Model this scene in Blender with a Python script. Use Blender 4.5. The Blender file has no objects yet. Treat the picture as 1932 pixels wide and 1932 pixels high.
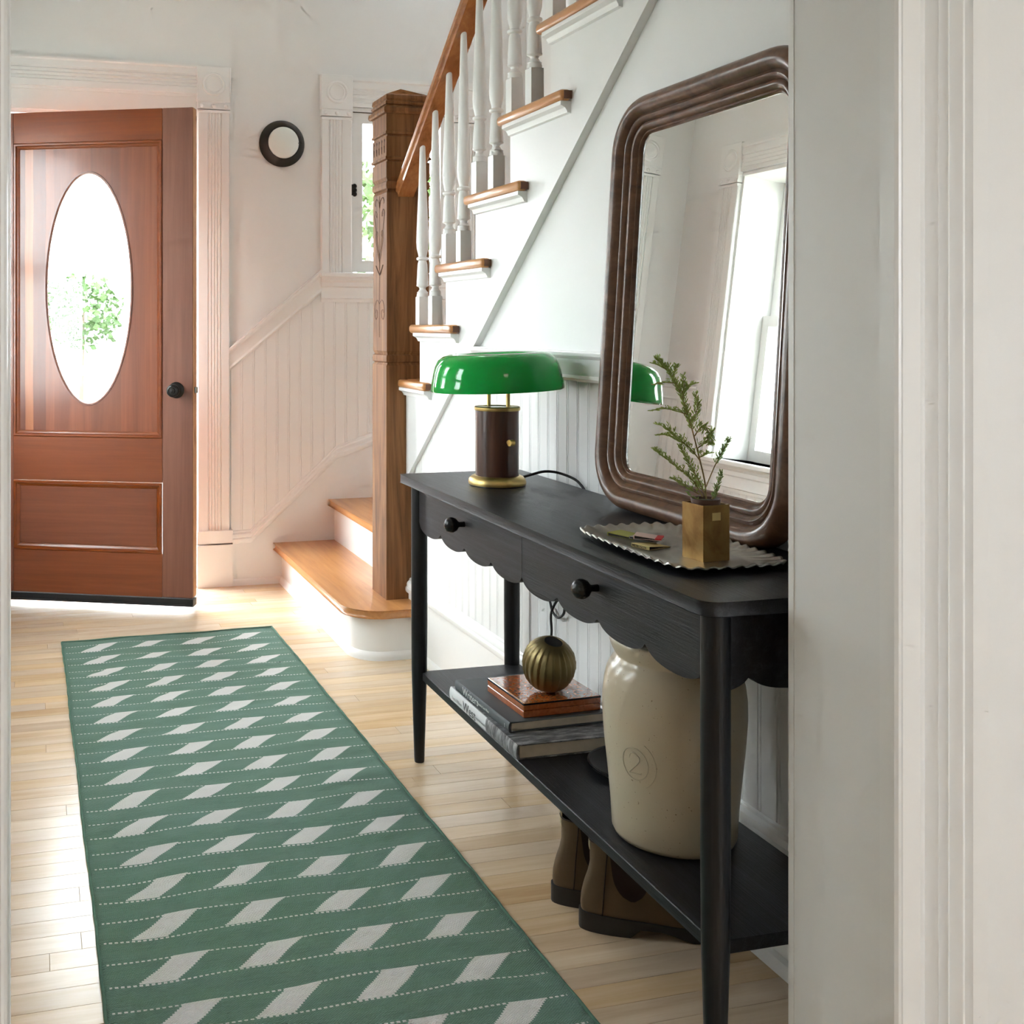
import bpy, bmesh, math, random
from mathutils import Vector, Matrix, Quaternion
random.seed(7)
sc = bpy.context.scene
C = sc.collection
PI = math.pi

# ------------------------------------------------------------------ camera, world, exposure
F_PX, CX, CY, TH = 2059.0, 600.0, 613.0, math.atan(538 / 2059.0)
cd = bpy.data.cameras.new('camera'); cam = bpy.data.objects.new('camera', cd); C.objects.link(cam)
cam.location = (0, 0, 1.155); cam.rotation_euler = (PI / 2, 0, -TH)
cd.sensor_width = 36; cd.lens = F_PX / 1932 * 36
cd.shift_x = (966 - CX) / 1932; cd.shift_y = (CY - 966) / 1932
cd.clip_start = 0.02; cd.clip_end = 200
sc.camera = cam
w = bpy.data.worlds.new('world'); sc.world = w; w.use_nodes = True
bg = w.node_tree.nodes['Background']
bg.inputs[0].default_value = (0.89, 0.95, 1.0, 1); bg.inputs[1].default_value = 18.0
sc.view_settings.view_transform = 'Standard'; sc.view_settings.look = 'None'
sc.view_settings.exposure = 0.33; sc.view_settings.gamma = 1.0; sc.view_settings.use_curve_mapping = False
sc.cycles.use_denoising = True
sc.cycles.max_bounces = 8; sc.cycles.diffuse_bounces = 5; sc.cycles.glossy_bounces = 4
sc.cycles.use_adaptive_sampling = True; sc.cycles.adaptive_threshold = 0.18; sc.cycles.adaptive_min_samples = 14
sc.cycles.transparent_max_bounces = 12; sc.cycles.sample_clamp_indirect = 8.0
sc.cycles.caustics_reflective = False; sc.cycles.caustics_refractive = False

def portal(name, loc, rot, sx, sy):
    l = bpy.data.lights.new(name, 'AREA'); l.shape = 'RECTANGLE'; l.size = sx; l.size_y = sy
    l.cycles.is_portal = True
    o = bpy.data.objects.new(name, l); C.objects.link(o); o.location = loc; o.rotation_euler = rot
# daylight openings: front door, stair window, side window, then unseen openings added for fill daylight
portal('portal_door', (0.25, 5.02, 1.05), (-PI / 2, 0, 0), 1.0, 2.15)
portal('portal_stair_window', (1.655, 4.97, 1.765), (-PI / 2, 0, 0), 0.52, 0.78)
portal('portal_side_window', (-0.83, 3.985, 1.43), (0, -PI / 2, 0), 1.32, 0.75)
portal('portal_room_fill', (1.75, -3.12, 1.6), (PI / 2, 0, 0), 1.0, 1.3)  # unseen opening put in the rear wall to fill from behind
portal('portal_table_fill', (-0.83, 2.64, 1.43), (0, -PI / 2, 0), 1.32, 0.46)  # second side window, out of view, added to light the table front
portal('portal_stairwell_fill', (1.85, 4.97, 3.75), (-PI / 2, 0, 0), 0.6, 0.9)  # upstairs opening, out of view, added to brighten the stairwell
# warm fill lamp added overhead in the unseen room behind the camera
ld = bpy.data.lights.new('room_fill_lamp', 'AREA'); ld.energy = 3; ld.size = 0.5; ld.color = (1.0, 0.86, 0.70)
lo = bpy.data.objects.new('room_fill_lamp', ld); C.objects.link(lo); lo.location = (0.6, -1.3, 2.70)

# ------------------------------------------------------------------ materials
M = {}
def nodes(name):
    m = bpy.data.materials.new(name); m.use_nodes = True; M[name] = m
    nt = m.node_tree; b = nt.nodes['Principled BSDF']
    return m, nt, b
def mixc(nt, fac, a, b):
    n = nt.nodes.new('ShaderNodeMix'); n.data_type = 'RGBA'
    for s, v in ((n.inputs[0], fac), (n.inputs[6], a), (n.inputs[7], b)):
        if isinstance(v, bpy.types.NodeSocket): nt.links.new(v, s)
        elif isinstance(v, tuple): s.default_value = (*v[:3], 1)
        else: s.default_value = v
    return n.outputs[2]
def math_(nt, op, a, b=None, c=None):
    n = nt.nodes.new('ShaderNodeMath'); n.operation = op
    for i, v in enumerate((a, b, c)):
        if v is None: continue
        if isinstance(v, bpy.types.NodeSocket): nt.links.new(v, n.inputs[i])
        else: n.inputs[i].default_value = v
    return n.outputs[0]
def coords(nt, scale=(1, 1, 1), rand=0.0, kind='Object'):
    tc = nt.nodes.new('ShaderNodeTexCoord'); v = tc.outputs[kind]
    if rand:
        oi = nt.nodes.new('ShaderNodeObjectInfo')
        r = math_(nt, 'MULTIPLY', oi.outputs['Random'], rand)
        cb = nt.nodes.new('ShaderNodeCombineXYZ')
        for i in range(3): nt.links.new(r, cb.inputs[i])
        a = nt.nodes.new('ShaderNodeVectorMath'); a.operation = 'ADD'
        nt.links.new(v, a.inputs[0]); nt.links.new(cb.outputs[0], a.inputs[1]); v = a.outputs[0]
    mp = nt.nodes.new('ShaderNodeMapping'); mp.inputs['Scale'].default_value = scale
    nt.links.new(v, mp.inputs[0]); return mp.outputs[0]
def noise(nt, vec, scale=5, detail=3, rough=0.5, dist=0.0):
    n = nt.nodes.new('ShaderNodeTexNoise'); nt.links.new(vec, n.inputs['Vector'])
    n.inputs['Scale'].default_value = scale; n.inputs['Detail'].default_value = detail
    n.inputs['Roughness'].default_value = rough; n.inputs['Distortion'].default_value = dist
    return n.outputs['Fac']
def ramp(nt, fac, stops, interp='LINEAR'):
    r = nt.nodes.new('ShaderNodeValToRGB'); r.color_ramp.interpolation = interp
    e = r.color_ramp.elements
    while len(e) > 1: e.remove(e[-1])
    e[0].position = stops[0][0]; e[0].color = (*stops[0][1], 1)
    for p, c in stops[1:]:
        x = e.new(p); x.color = (*c, 1)
    nt.links.new(fac, r.inputs[0]); return r.outputs[0]
def bump(nt, b, h, strength=0.2, dist=0.002):
    n = nt.nodes.new('ShaderNodeBump'); n.inputs['Strength'].default_value = strength; n.inputs['Distance'].default_value = dist
    nt.links.new(h, n.inputs['Height']); nt.links.new(n.outputs[0], b.inputs['Normal'])
def mat(name, col, rough=0.5, metal=0.0, var=0.06, vscale=6, bmp=0.0, bscale=60, coat=0.0, spec=0.5, bdist=0.002):
    m, nt, b = nodes(name)
    v = coords(nt)
    f = noise(nt, v, vscale, 3)
    dk = tuple(c * (1 - var) for c in col); lt = tuple(min(1, c * (1 + var)) for c in col)
    nt.links.new(mixc(nt, f, dk, lt), b.inputs['Base Color'])
    b.inputs['Roughness'].default_value = rough; b.inputs['Metallic'].default_value = metal
    b.inputs['Coat Weight'].default_value = coat; b.inputs['Specular IOR Level'].default_value = spec
    if bmp: bump(nt, b, noise(nt, v, bscale, 4), bmp, bdist)
    return m
def wood(name, dark, mid, light, scale=(14, 14, 1.2), rough=0.4, coat=0.0, rand=0.0, objvar=0.0, bmp=0.15, dist=1.2, spec=0.5):
    m, nt, b = nodes(name)
    v = coords(nt, scale, rand)
    a = noise(nt, v, 1.0, 5, 0.6, dist)
    c2 = noise(nt, v, 5.0, 4, 0.6, 0.3)
    s = math_(nt, 'ADD', math_(nt, 'MULTIPLY', a, 0.72), math_(nt, 'MULTIPLY', c2, 0.28))
    col = ramp(nt, s, [(0.30, dark), (0.50, mid), (0.68, light)])
    if objvar:
        oi = nt.nodes.new('ShaderNodeObjectInfo')
        hs = nt.nodes.new('ShaderNodeHueSaturation'); nt.links.new(col, hs.inputs['Color'])
        nt.links.new(math_(nt, 'ADD', math_(nt, 'MULTIPLY', oi.outputs['Random'], objvar), 1 - objvar / 2), hs.inputs['Value'])
        rr = math_(nt, 'FRACT', math_(nt, 'MULTIPLY', oi.outputs['Random'], 37.7))
        nt.links.new(math_(nt, 'ADD', math_(nt, 'MULTIPLY', rr, 0.35), 0.82), hs.inputs['Saturation'])
        col = hs.outputs[0]
    nt.links.new(col, b.inputs['Base Color'])
    b.inputs['Roughness'].default_value = rough; b.inputs['Coat Weight'].default_value = coat
    b.inputs['Coat Roughness'].default_value = 0.12; b.inputs['Specular IOR Level'].default_value = spec
    if bmp: bump(nt, b, c2, bmp, 0.001)
    return m

mat('wall_paint', (0.785, 0.785, 0.775), 0.55, var=0.02, vscale=2, bmp=0.06, bscale=90)
mat('trim_paint', (0.805, 0.805, 0.795), 0.32, var=0.02, vscale=5, bmp=0.05, bscale=50)
mat('ceiling_paint', (0.82, 0.81, 0.79), 0.7, var=0.01)
wood('floor_maple', (0.54, 0.375, 0.225), (0.665, 0.495, 0.325), (0.735, 0.58, 0.41), (1.1, 13, 13), 0.26, rand=60, objvar=0.15, bmp=0.05, dist=0.8)
mat('gap_dark', (0.30, 0.19, 0.11), 0.8)
wood('tread_wood', (0.36, 0.145, 0.045), (0.52, 0.235, 0.08), (0.60, 0.30, 0.115), (16, 1.0, 16), 0.30, coat=0.3, rand=10, bmp=0.08)
wood('rail_wood', (0.22, 0.070, 0.022), (0.36, 0.13, 0.043), (0.46, 0.19, 0.07), (18, 1.2, 18), 0.22, coat=0.5, rand=10, bmp=0.08)
wood('newel_wood', (0.070, 0.026, 0.009), (0.205, 0.088, 0.033), (0.31, 0.148, 0.062), (13, 13, 0.9), 0.55, coat=0.0, bmp=0.25, dist=2.6, spec=0.2)
wood('newel_cap_wood', (0.070, 0.026, 0.009), (0.205, 0.088, 0.033), (0.31, 0.148, 0.062), (13, 13, 0.9), 1.0, bmp=0.1, spec=0.0)
mat('end_grain', (0.14, 0.052, 0.024), 0.5)
wood('door_wood', (0.155, 0.038, 0.014), (0.205, 0.055, 0.021), (0.245, 0.073, 0.030), (22, 22, 0.9), 0.34, coat=0.35, rand=20, objvar=0.10, bmp=0.15, dist=0.6)
wood('door_wood_h', (0.155, 0.038, 0.014), (0.205, 0.055, 0.021), (0.245, 0.073, 0.030), (0.9, 22, 22), 0.34, coat=0.35, rand=20, objvar=0.10, bmp=0.15, dist=0.6)
def door_panel():
    m, nt, b = nodes('door_panel_wood')
    v = coords(nt, (22, 22, 0.9)); a = noise(nt, v, 1, 5, 0.6, 0.6)
    col = ramp(nt, a, [(0.3, (0.150, 0.038, 0.015)), (0.5, (0.195, 0.054, 0.022)), (0.7, (0.235, 0.071, 0.030))])
    # glued-up boards: upright strips of different heartwood colour
    tc = nt.nodes.new('ShaderNodeTexCoord'); sp = nt.nodes.new('ShaderNodeSeparateXYZ'); nt.links.new(tc.outputs['Object'], sp.inputs[0])
    wob = noise(nt, coords(nt, (0.3, 0.3, 1.6)), 1.5, 2)
    x = math_(nt, 'ADD', sp.outputs[0], math_(nt, 'MULTIPLY', wob, 0.02))
    st = ramp(nt, x, [(0.0, (0.85, 0.82, 0.80)), (0.155, (0.72, 0.66, 0.62)), (0.185, (1.75, 2.1, 1.9)), (0.222, (0.80, 0.74, 0.70)), (0.275, (1.30, 1.35, 1.3)), (0.31, (1.08, 1.05, 1.02)), (0.47, (0.95, 0.95, 0.95)), (0.60, (1.12, 1.10, 1.08)), (0.70, (1.25, 1.25, 1.22))], 'CONSTANT')
    mm = nt.nodes.new('ShaderNodeMix'); mm.data_type = 'RGBA'; mm.blend_type = 'MULTIPLY'; mm.inputs[0].default_value = 1
    nt.links.new(col, mm.inputs[6]); nt.links.new(st, mm.inputs[7]); nt.links.new(mm.outputs[2], b.inputs['Base Color'])
    b.inputs['Roughness'].default_value = 0.34; b.inputs['Coat Weight'].default_value = 0.35; b.inputs['Coat Roughness'].default_value = 0.15
    bump(nt, b, a, 0.12, 0.001)
door_panel()
mat('door_edge', (0.42, 0.20, 0.085), 0.6, var=0.3, vscale=20)
mat('rubber_black', (0.012, 0.013, 0.016), 0.45)
mat('bronze_dark', (0.030, 0.028, 0.026), 0.32, metal=0.8, var=0.2)
wood('black_oak', (0.003, 0.003, 0.0036), (0.0065, 0.0065, 0.0083), (0.024, 0.025, 0.033), (70, 2.5, 70), 0.42, bmp=0.7, dist=0.2, spec=0.35)
wood('black_oak_leg', (0.003, 0.003, 0.0036), (0.0055, 0.0055, 0.0065), (0.013, 0.013, 0.0165), (60, 60, 2.0), 0.36, bmp=0.4, dist=0.2, spec=0.35)
mat('black_lacquer', (0.005, 0.005, 0.006), 0.25, spec=0.4)
mat('brass', (0.58, 0.40, 0.13), 0.28, metal=1.0, var=0.12, vscale=8)
mat('brass_brushed', (0.60, 0.44, 0.17), 0.36, metal=1.0, var=0.06)
def old_brass():
    m, nt, b = nodes('brass_aged')
    v = coords(nt); f = noise(nt, v, 14, 5, 0.6, 0.6); g = noise(nt, v, 60, 3)
    col = ramp(nt, f, [(0.3, (0.19, 0.095, 0.030)), (0.5, (0.30, 0.175, 0.062)), (0.7, (0.37, 0.235, 0.09))])
    nt.links.new(col, b.inputs['Base Color']); b.inputs['Metallic'].default_value = 1
    nt.links.new(math_(nt, 'ADD', math_(nt, 'MULTIPLY', f, 0.3), 0.20), b.inputs['Roughness']); bump(nt, b, g, 0.08, 0.0005)
old_brass()
mat('brass_plate', (0.60, 0.42, 0.17), 0.3, metal=1.0)
mat('vase_bronze', (0.24, 0.185, 0.082), 0.40, metal=0.8, var=0.45, vscale=9)
mat('pewter', (0.33, 0.315, 0.285), 0.34, metal=1.0, var=0.15, vscale=30, bmp=0.35, bscale=70, bdist=0.001)
wood('lamp_walnut', (0.035, 0.0115, 0.006), (0.078, 0.027, 0.014), (0.125, 0.047, 0.024), (26, 26, 1.6), 0.28, coat=0.3, bmp=0.08, dist=0.5)
wood('mirror_walnut', (0.050, 0.021, 0.011), (0.120, 0.054, 0.027), (0.185, 0.090, 0.048), (20, 20, 2.0), 0.33, coat=0.25, bmp=0.08)
def shade_glass():
    m, nt, b = nodes('green_glass')
    b.inputs['Roughness'].default_value = 0.06; b.inputs['Specular IOR Level'].default_value = 0.38
    b.inputs['Coat Weight'].default_value = 0.1; b.inputs['Coat Roughness'].default_value = 0.02
    nt.links.new(mixc(nt, noise(nt, coords(nt), 12, 2), (0.0004, 0.30, 0.036), (0.0008, 0.37, 0.048)), b.inputs['Base Color'])
shade_glass()
mat('white_glass', (0.80, 0.82, 0.78), 0.12)
m, nt, b = nodes('mirror_glass')
b.inputs['Base Color'].default_value = (0.90, 0.91, 0.88, 1); b.inputs['Metallic'].default_value = 1; b.inputs['Roughness'].default_value = 0.004
def pane_glass():
    m = bpy.data.materials.new('pane_glass'); m.use_nodes = True; M['pane_glass'] = m; nt = m.node_tree
    nt.nodes.remove(nt.nodes['Principled BSDF']); out = nt.nodes['Material Output']
    t = nt.nodes.new('ShaderNodeBsdfTransparent'); t.inputs[0].default_value = (0.97, 0.985, 0.975, 1)
    g = nt.nodes.new('ShaderNodeBsdfGlossy'); g.inputs['Roughness'].default_value = 0.02
    lw = nt.nodes.new('ShaderNodeLayerWeight'); lw.inputs[0].default_value = 0.5
    k = math_(nt, 'ADD', math_(nt, 'MULTIPLY', math_(nt, 'POWER', lw.outputs['Facing'], 5.0), 0.8), 0.03)
    mx = nt.nodes.new('ShaderNodeMixShader'); nt.links.new(k, mx.inputs[0]); nt.links.new(t.outputs[0], mx.inputs[1]); nt.links.new(g.outputs[0], mx.inputs[2])
    nt.links.new(mx.outputs[0], out.inputs['Surface'])
pane_glass()
def stoneware():
    m, nt, b = nodes('stoneware')
    v = coords(nt); f = noise(nt, v, 4, 4); sp = noise(nt, v, 190, 2)
    base = mixc(nt, f, (0.50, 0.42, 0.295), (0.60, 0.52, 0.385))
    spk = ramp(nt, sp, [(0.0, (0.30, 0.22, 0.14)), (0.25, (0.30, 0.22, 0.14)), (0.30, (1, 1, 1))])
    mm = nt.nodes.new('ShaderNodeMix'); mm.data_type = 'RGBA'; mm.blend_type = 'MULTIPLY'; mm.inputs[0].default_value = 0.8
    nt.links.new(base, mm.inputs[6]); nt.links.new(spk, mm.inputs[7]); nt.links.new(mm.outputs[2], b.inputs['Base Color'])
    b.inputs['Roughness'].default_value = 0.30; b.inputs['Coat Weight'].default_value = 0.35; b.inputs['Coat Roughness'].default_value = 0.1
    bump(nt, b, noise(nt, v, 45, 3), 0.05, 0.001)
stoneware()
mat('crock_inside', (0.045, 0.028, 0.016), 0.25)
mat('crock_stamp', (0.47, 0.41, 0.295), 0.4)
mat('suede', (0.115, 0.072, 0.035), 0.85, var=0.35, vscale=14, bmp=0.2, bscale=150)
mat('suede_heel', (0.15, 0.098, 0.048), 0.85, var=0.3, vscale=14, bmp=0.2, bscale=150)
mat('elastic', (0.022, 0.008, 0.006), 0.8, bmp=0.3, bscale=200)
mat('boot_sole', (0.020, 0.017, 0.015), 0.6, var=0.4, vscale=30, bmp=0.2)
mat('pull_tab', (0.30, 0.23, 0.13), 0.8, var=0.6, vscale=120)
mat('book_grey', (0.085, 0.095, 0.10), 0.55, bmp=0.1, bscale=300)
mat('paper', (0.62, 0.53, 0.42), 0.8, var=0.2, vscale=40)
def book_photo(name, edge):
    # dust jacket: pale paper with a black-and-white photograph printed on its lower part (local y below edge)
    m, nt, b = nodes(name)
    tc = nt.nodes.new('ShaderNodeTexCoord'); sp = nt.nodes.new('ShaderNodeSeparateXYZ'); nt.links.new(tc.outputs['Object'], sp.inputs[0])
    n = noise(nt, coords(nt, (10, 60, 14)), 2, 6, 0.7, 0.5)
    ph = ramp(nt, n, [(0.33, (0.015, 0.015, 0.016)), (0.47, (0.12, 0.12, 0.125)), (0.60, (0.36, 0.36, 0.37)), (0.72, (0.6, 0.6, 0.6))])
    k = math_(nt, 'LESS_THAN', sp.outputs[1], edge)
    nt.links.new(mixc(nt, k, (0.72, 0.73, 0.74), ph), b.inputs['Base Color']); b.inputs['Roughness'].default_value = 0.3
book_photo('jacket_spine', 0.165); book_photo('jacket_cover', 1.0)
mat('ink_dark', (0.10, 0.10, 0.10), 0.6); mat('ink_pale', (0.75, 0.77, 0.74), 0.6); mat('ink_grey', (0.42, 0.42, 0.43), 0.6)
def burl():
    m, nt, b = nodes('burl')
    v = coords(nt); f = noise(nt, v, 45, 6, 0.7, 2.0)
    g = noise(nt, v, 130, 3)
    s = math_(nt, 'ADD', math_(nt, 'MULTIPLY', f, 0.65), math_(nt, 'MULTIPLY', g, 0.35))
    nt.links.new(ramp(nt, s, [(0.30, (0.16, 0.036, 0.008)), (0.40, (0.34, 0.082, 0.017)), (0.6, (0.45, 0.125, 0.030))]), b.inputs['Base Color'])
    b.inputs['Roughness'].default_value = 0.18; b.inputs['Coat Weight'].default_value = 1.0; b.inputs['Coat Roughness'].default_value = 0.03
burl()
mat('match_green', (0.33, 0.33, 0.055), 0.6); mat('match_pink', (0.72, 0.52, 0.47), 0.6); mat('match_red', (0.55, 0.022, 0.025), 0.5)
mat('match_cream', (0.72, 0.58, 0.24), 0.6); mat('match_black', (0.018, 0.014, 0.013), 0.7); mat('match_grey', (0.35, 0.32, 0.30), 0.6)
mat('soil', (0.055, 0.05, 0.02), 0.9, var=0.6, vscale=200, bmp=0.6, bscale=200)
mat('plastic_brown', (0.085, 0.035, 0.018), 0.45)
mat('stem', (0.28, 0.21, 0.075), 0.7)
mat('needle', (0.33, 0.44, 0.10), 0.6, var=0.45, vscale=60)
mat('needle_dark', (0.24, 0.38, 0.10), 0.6, var=0.4, vscale=60)
mat('cord_black', (0.012, 0.010, 0.010), 0.6)
mat('shrub_leaf', (0.030, 0.075, 0.008), 0.6, var=0.6, vscale=2.5)
mat('shrub_leaf_pale', (0.055, 0.095, 0.022), 0.6, var=0.5, vscale=2.5)
mat('lawn', (0.30, 0.29, 0.24), 0.9, var=0.3, vscale=3, bmp=0.4)
mat('deck_paint', (0.62, 0.62, 0.60), 0.6)
mat('carve_line', (0.085, 0.036, 0.017), 0.8)
mat('sash_gap', (0.06, 0.04, 0.02), 0.9)
mat('vine_bark', (0.12, 0.09, 0.06), 0.9)

def rug_material():
    m, nt, b = nodes('rug_weave')
    tc = nt.nodes.new('ShaderNodeTexCoord'); sp = nt.nodes.new('ShaderNodeSeparateXYZ'); nt.links.new(tc.outputs['UV'], sp.inputs[0])
    X, Y = sp.outputs[0], sp.outputs[1]
    Pd, BAND, COL = 0.1435, 0.0717, 0.1772
    yq = math_(nt, 'MULTIPLY', math_(nt, 'FLOOR', math_(nt, 'DIVIDE', Y, 0.0045)), 0.0045)
    def frac_of(y, p): return math_(nt, 'MULTIPLY', math_(nt, 'FRACT', math_(nt, 'DIVIDE', y, p)), p)
    yb = frac_of(math_(nt, 'ADD', yq, 0.0), Pd)
    inband = math_(nt, 'LESS_THAN', yb, BAND)
    s = math_(nt, 'SUBTRACT', math_(nt, 'SUBTRACT', X, 0.061), yb)
    q = frac_of(math_(nt, 'ADD', s, COL * 8), COL)
    dia = math_(nt, 'LESS_THAN', q, 0.068)
    okx = math_(nt, 'MULTIPLY', math_(nt, 'GREATER_THAN', s, -0.001), math_(nt, 'LESS_THAN', s, COL * 4 - 0.05))
    diamond = math_(nt, 'MULTIPLY', math_(nt, 'MULTIPLY', inband, dia), okx)
    yl = frac_of(math_(nt, 'ADD', Y, 0.0022), BAND)
    ln = math_(nt, 'LESS_THAN', yl, 0.0044)
    dots = math_(nt, 'LESS_THAN', frac_of(X, 0.0105), 0.0062)
    inx = math_(nt, 'MULTIPLY', math_(nt, 'GREATER_THAN', X, 0.012), math_(nt, 'LESS_THAN', X, 0.768))
    dot = math_(nt, 'MULTIPLY', math_(nt, 'MULTIPLY', ln, dots), inx)
    white = math_(nt, 'MAXIMUM', diamond, dot)
    v = coords(nt, (1, 1, 1)); streak = noise(nt, coords(nt, (3, 60, 1)), 6, 4, 0.6)
    fine = noise(nt, v, 420, 2)
    g = ramp(nt, streak, [(0.32, (0.118, 0.222, 0.160)), (0.5, (0.152, 0.272, 0.200)), (0.68, (0.185, 0.320, 0.243))])
    big = noise(nt, coords(nt, (1.2, 2.2, 1)), 2.2, 3)
    g0 = mixc(nt, math_(nt, 'MULTIPLY', ramp(nt, big, [(0.4, (0, 0, 0)), (0.65, (1, 1, 1))]), 0.35), g, (0.165, 0.30, 0.265))  # teal zones of daylight on the weave, painted into its colour
    g2 = mixc(nt, math_(nt, 'MULTIPLY', fine, 0.55), g0, (0.085, 0.175, 0.135))
    wcol = mixc(nt, fine, (0.70, 0.69, 0.665), (0.86, 0.85, 0.83))
    nt.links.new(mixc(nt, white, g2, wcol), b.inputs['Base Color'])
    b.inputs['Roughness'].default_value = 0.9; b.inputs['Specular IOR Level'].default_value = 0.2
    b.inputs['Sheen Weight'].default_value = 0.15
    wx = math_(nt, 'SINE', math_(nt, 'MULTIPLY', X, 2 * PI / 0.006)); wy = math_(nt, 'SINE', math_(nt, 'MULTIPLY', Y, 2 * PI / 0.0045))
    h = math_(nt, 'ADD', math_(nt, 'MULTIPLY', wx, wy), math_(nt, 'MULTIPLY', fine, 1.5))
    bump(nt, b, h, 0.8, 0.0018)
rug_material()

# ------------------------------------------------------------------ mesh helpers
def fix(me, smooth, angle=40):
    bm = bmesh.new(); bm.from_mesh(me)
    bmesh.ops.recalc_face_normals(bm, faces=bm.faces)
    bm.to_mesh(me); bm.free()
    if smooth:
        for p in me.polygons: p.use_smooth = True
        try: me.set_sharp_from_angle(angle=math.radians(angle))
        except Exception: pass
def obj(name, vf, mt, parent=None, smooth=False, off=None, angle=40):
    v, f = vf[0], vf[1]
    if off is not None: v = [(p[0] - off[0], p[1] - off[1], p[2] - off[2]) for p in v]
    me = bpy.data.meshes.new(name); me.from_pydata([tuple(p) for p in v], [], f); me.update()
    me.materials.append(M[mt] if isinstance(mt, str) else mt)
    fix(me, smooth, angle)
    o = bpy.data.objects.new(name, me); C.objects.link(o)
    if parent: o.parent = parent
    return o
def tag(o, label, cat=None, group=None, kind=None):
    if label: o['label'] = label
    if cat: o['category'] = cat
    if group: o['group'] = group
    if kind: o['kind'] = kind
    return o
def empty(name, loc=(0, 0, 0), rz=0.0, rot=None):
    o = bpy.data.objects.new(name, None); C.objects.link(o); o.location = loc
    o.rotation_euler = rot if rot else (0, 0, rz); o.empty_display_size = 0.1
    return o
class T:   # a thing: an Empty at its base, parts given in world coordinates (unrotated) or local ones
    def __init__(s, name, loc=(0, 0, 0), rz=0.0, local=False, rot=None):
        s.o = empty(name, loc, rz, rot); s.off = None if local else loc
    def add(s, name, vf, mt, parent=None, smooth=False, angle=40):
        return obj(name, vf, mt, parent or s.o, smooth, s.off, angle)
def join(*parts):
    V, Fc = [], []
    for v, f in parts:
        n = len(V); V += list(v); Fc += [tuple(i + n for i in q) for q in f]
    return V, Fc
def box(x0, x1, y0, y1, z0, z1, bev=0.0, seg=1):
    v = [(x0, y0, z0), (x1, y0, z0), (x1, y1, z0), (x0, y1, z0), (x0, y0, z1), (x1, y0, z1), (x1, y1, z1), (x0, y1, z1)]
    f = [(0, 3, 2, 1), (4, 5, 6, 7), (0, 1, 5, 4), (1, 2, 6, 5), (2, 3, 7, 6), (3, 0, 4, 7)]
    return bevel((v, f), bev, seg) if bev else (v, f)
def bevel(vf, w, seg=1):
    bm = bmesh.new(); vs = [bm.verts.new(p) for p in vf[0]]
    for q in vf[1]: bm.faces.new([vs[i] for i in q])
    bm.normal_update()
    es = [e for e in bm.edges if len(e.link_faces) == 2 and e.calc_face_angle(0) > 0.5]
    bmesh.ops.bevel(bm, geom=es, offset=w, segments=seg, affect='EDGES', profile=0.5)
    bm.verts.index_update()
    out = ([tuple(x.co) for x in bm.verts], [tuple(x.index for x in q.verts) for q in bm.faces]); bm.free()
    return out
def prism(poly, axis, a0, a1):
    # polygon of 2-D points extruded along axis: 'x' -> points are (y,z), 'y' -> (x,z), 'z' -> (x,y)
    def P(p, a):
        return (a, p[0], p[1]) if axis == 'x' else (p[0], a, p[1]) if axis == 'y' else (p[0], p[1], a)
    n = len(poly)
    v = [P(p, a0) for p in poly] + [P(p, a1) for p in poly]
    f = [tuple(range(n)), tuple(range(2 * n - 1, n - 1, -1))] + [(i, (i + 1) % n, n + (i + 1) % n, n + i) for i in range(n)]
    return v, f
def extrude(prof, p0, p1, a, b):
    p0, p1, a, b = Vector(p0), Vector(p1), Vector(a), Vector(b); n = len(prof)
    v = [tuple(p0 + a * s + b * t) for s, t in prof] + [tuple(p1 + a * s + b * t) for s, t in prof]
    f = [tuple(range(n)), tuple(range(2 * n - 1, n - 1, -1))] + [(i, (i + 1) % n, n + (i + 1) % n, n + i) for i in range(n)]
    return v, f
def sweep(prof, path, a, b):
    a, b = Vector(a), Vector(b); n = len(prof); V = []; Fc = []
    for p in path: V += [tuple(Vector(p) + a * s + b * t) for s, t in prof]
    for k in range(len(path) - 1):
        for i in range(n): Fc.append((k * n + i, k * n + (i + 1) % n, (k + 1) * n + (i + 1) % n, (k + 1) * n + i))
    Fc.append(tuple(range(n))); L = (len(path) - 1) * n; Fc.append(tuple(range(L + n - 1, L - 1, -1)))
    return V, Fc
def lathe(prof, n=32, c=(0, 0, 0), rfun=None, close=False):
    V = []; Fc = []; m = len(prof)
    for r, z in prof:
        for k in range(n):
            a = 2 * PI * k / n; rr = r * (rfun(a, z) if rfun else 1)
            V.append((c[0] + rr * math.cos(a), c[1] + rr * math.sin(a), c[2] + z))
    for j in range(m - 1 + (1 if close else 0)):
        j2 = (j + 1) % m
        for k in range(n): Fc.append((j * n + k, j * n + (k + 1) % n, j2 * n + (k + 1) % n, j2 * n + k))
    if not close:
        if prof[0][0] > 1e-6: Fc.append(tuple(range(n - 1, -1, -1)))
        if prof[-1][0] > 1e-6: Fc.append(tuple(range((m - 1) * n, m * n)))
    return V, Fc
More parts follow.
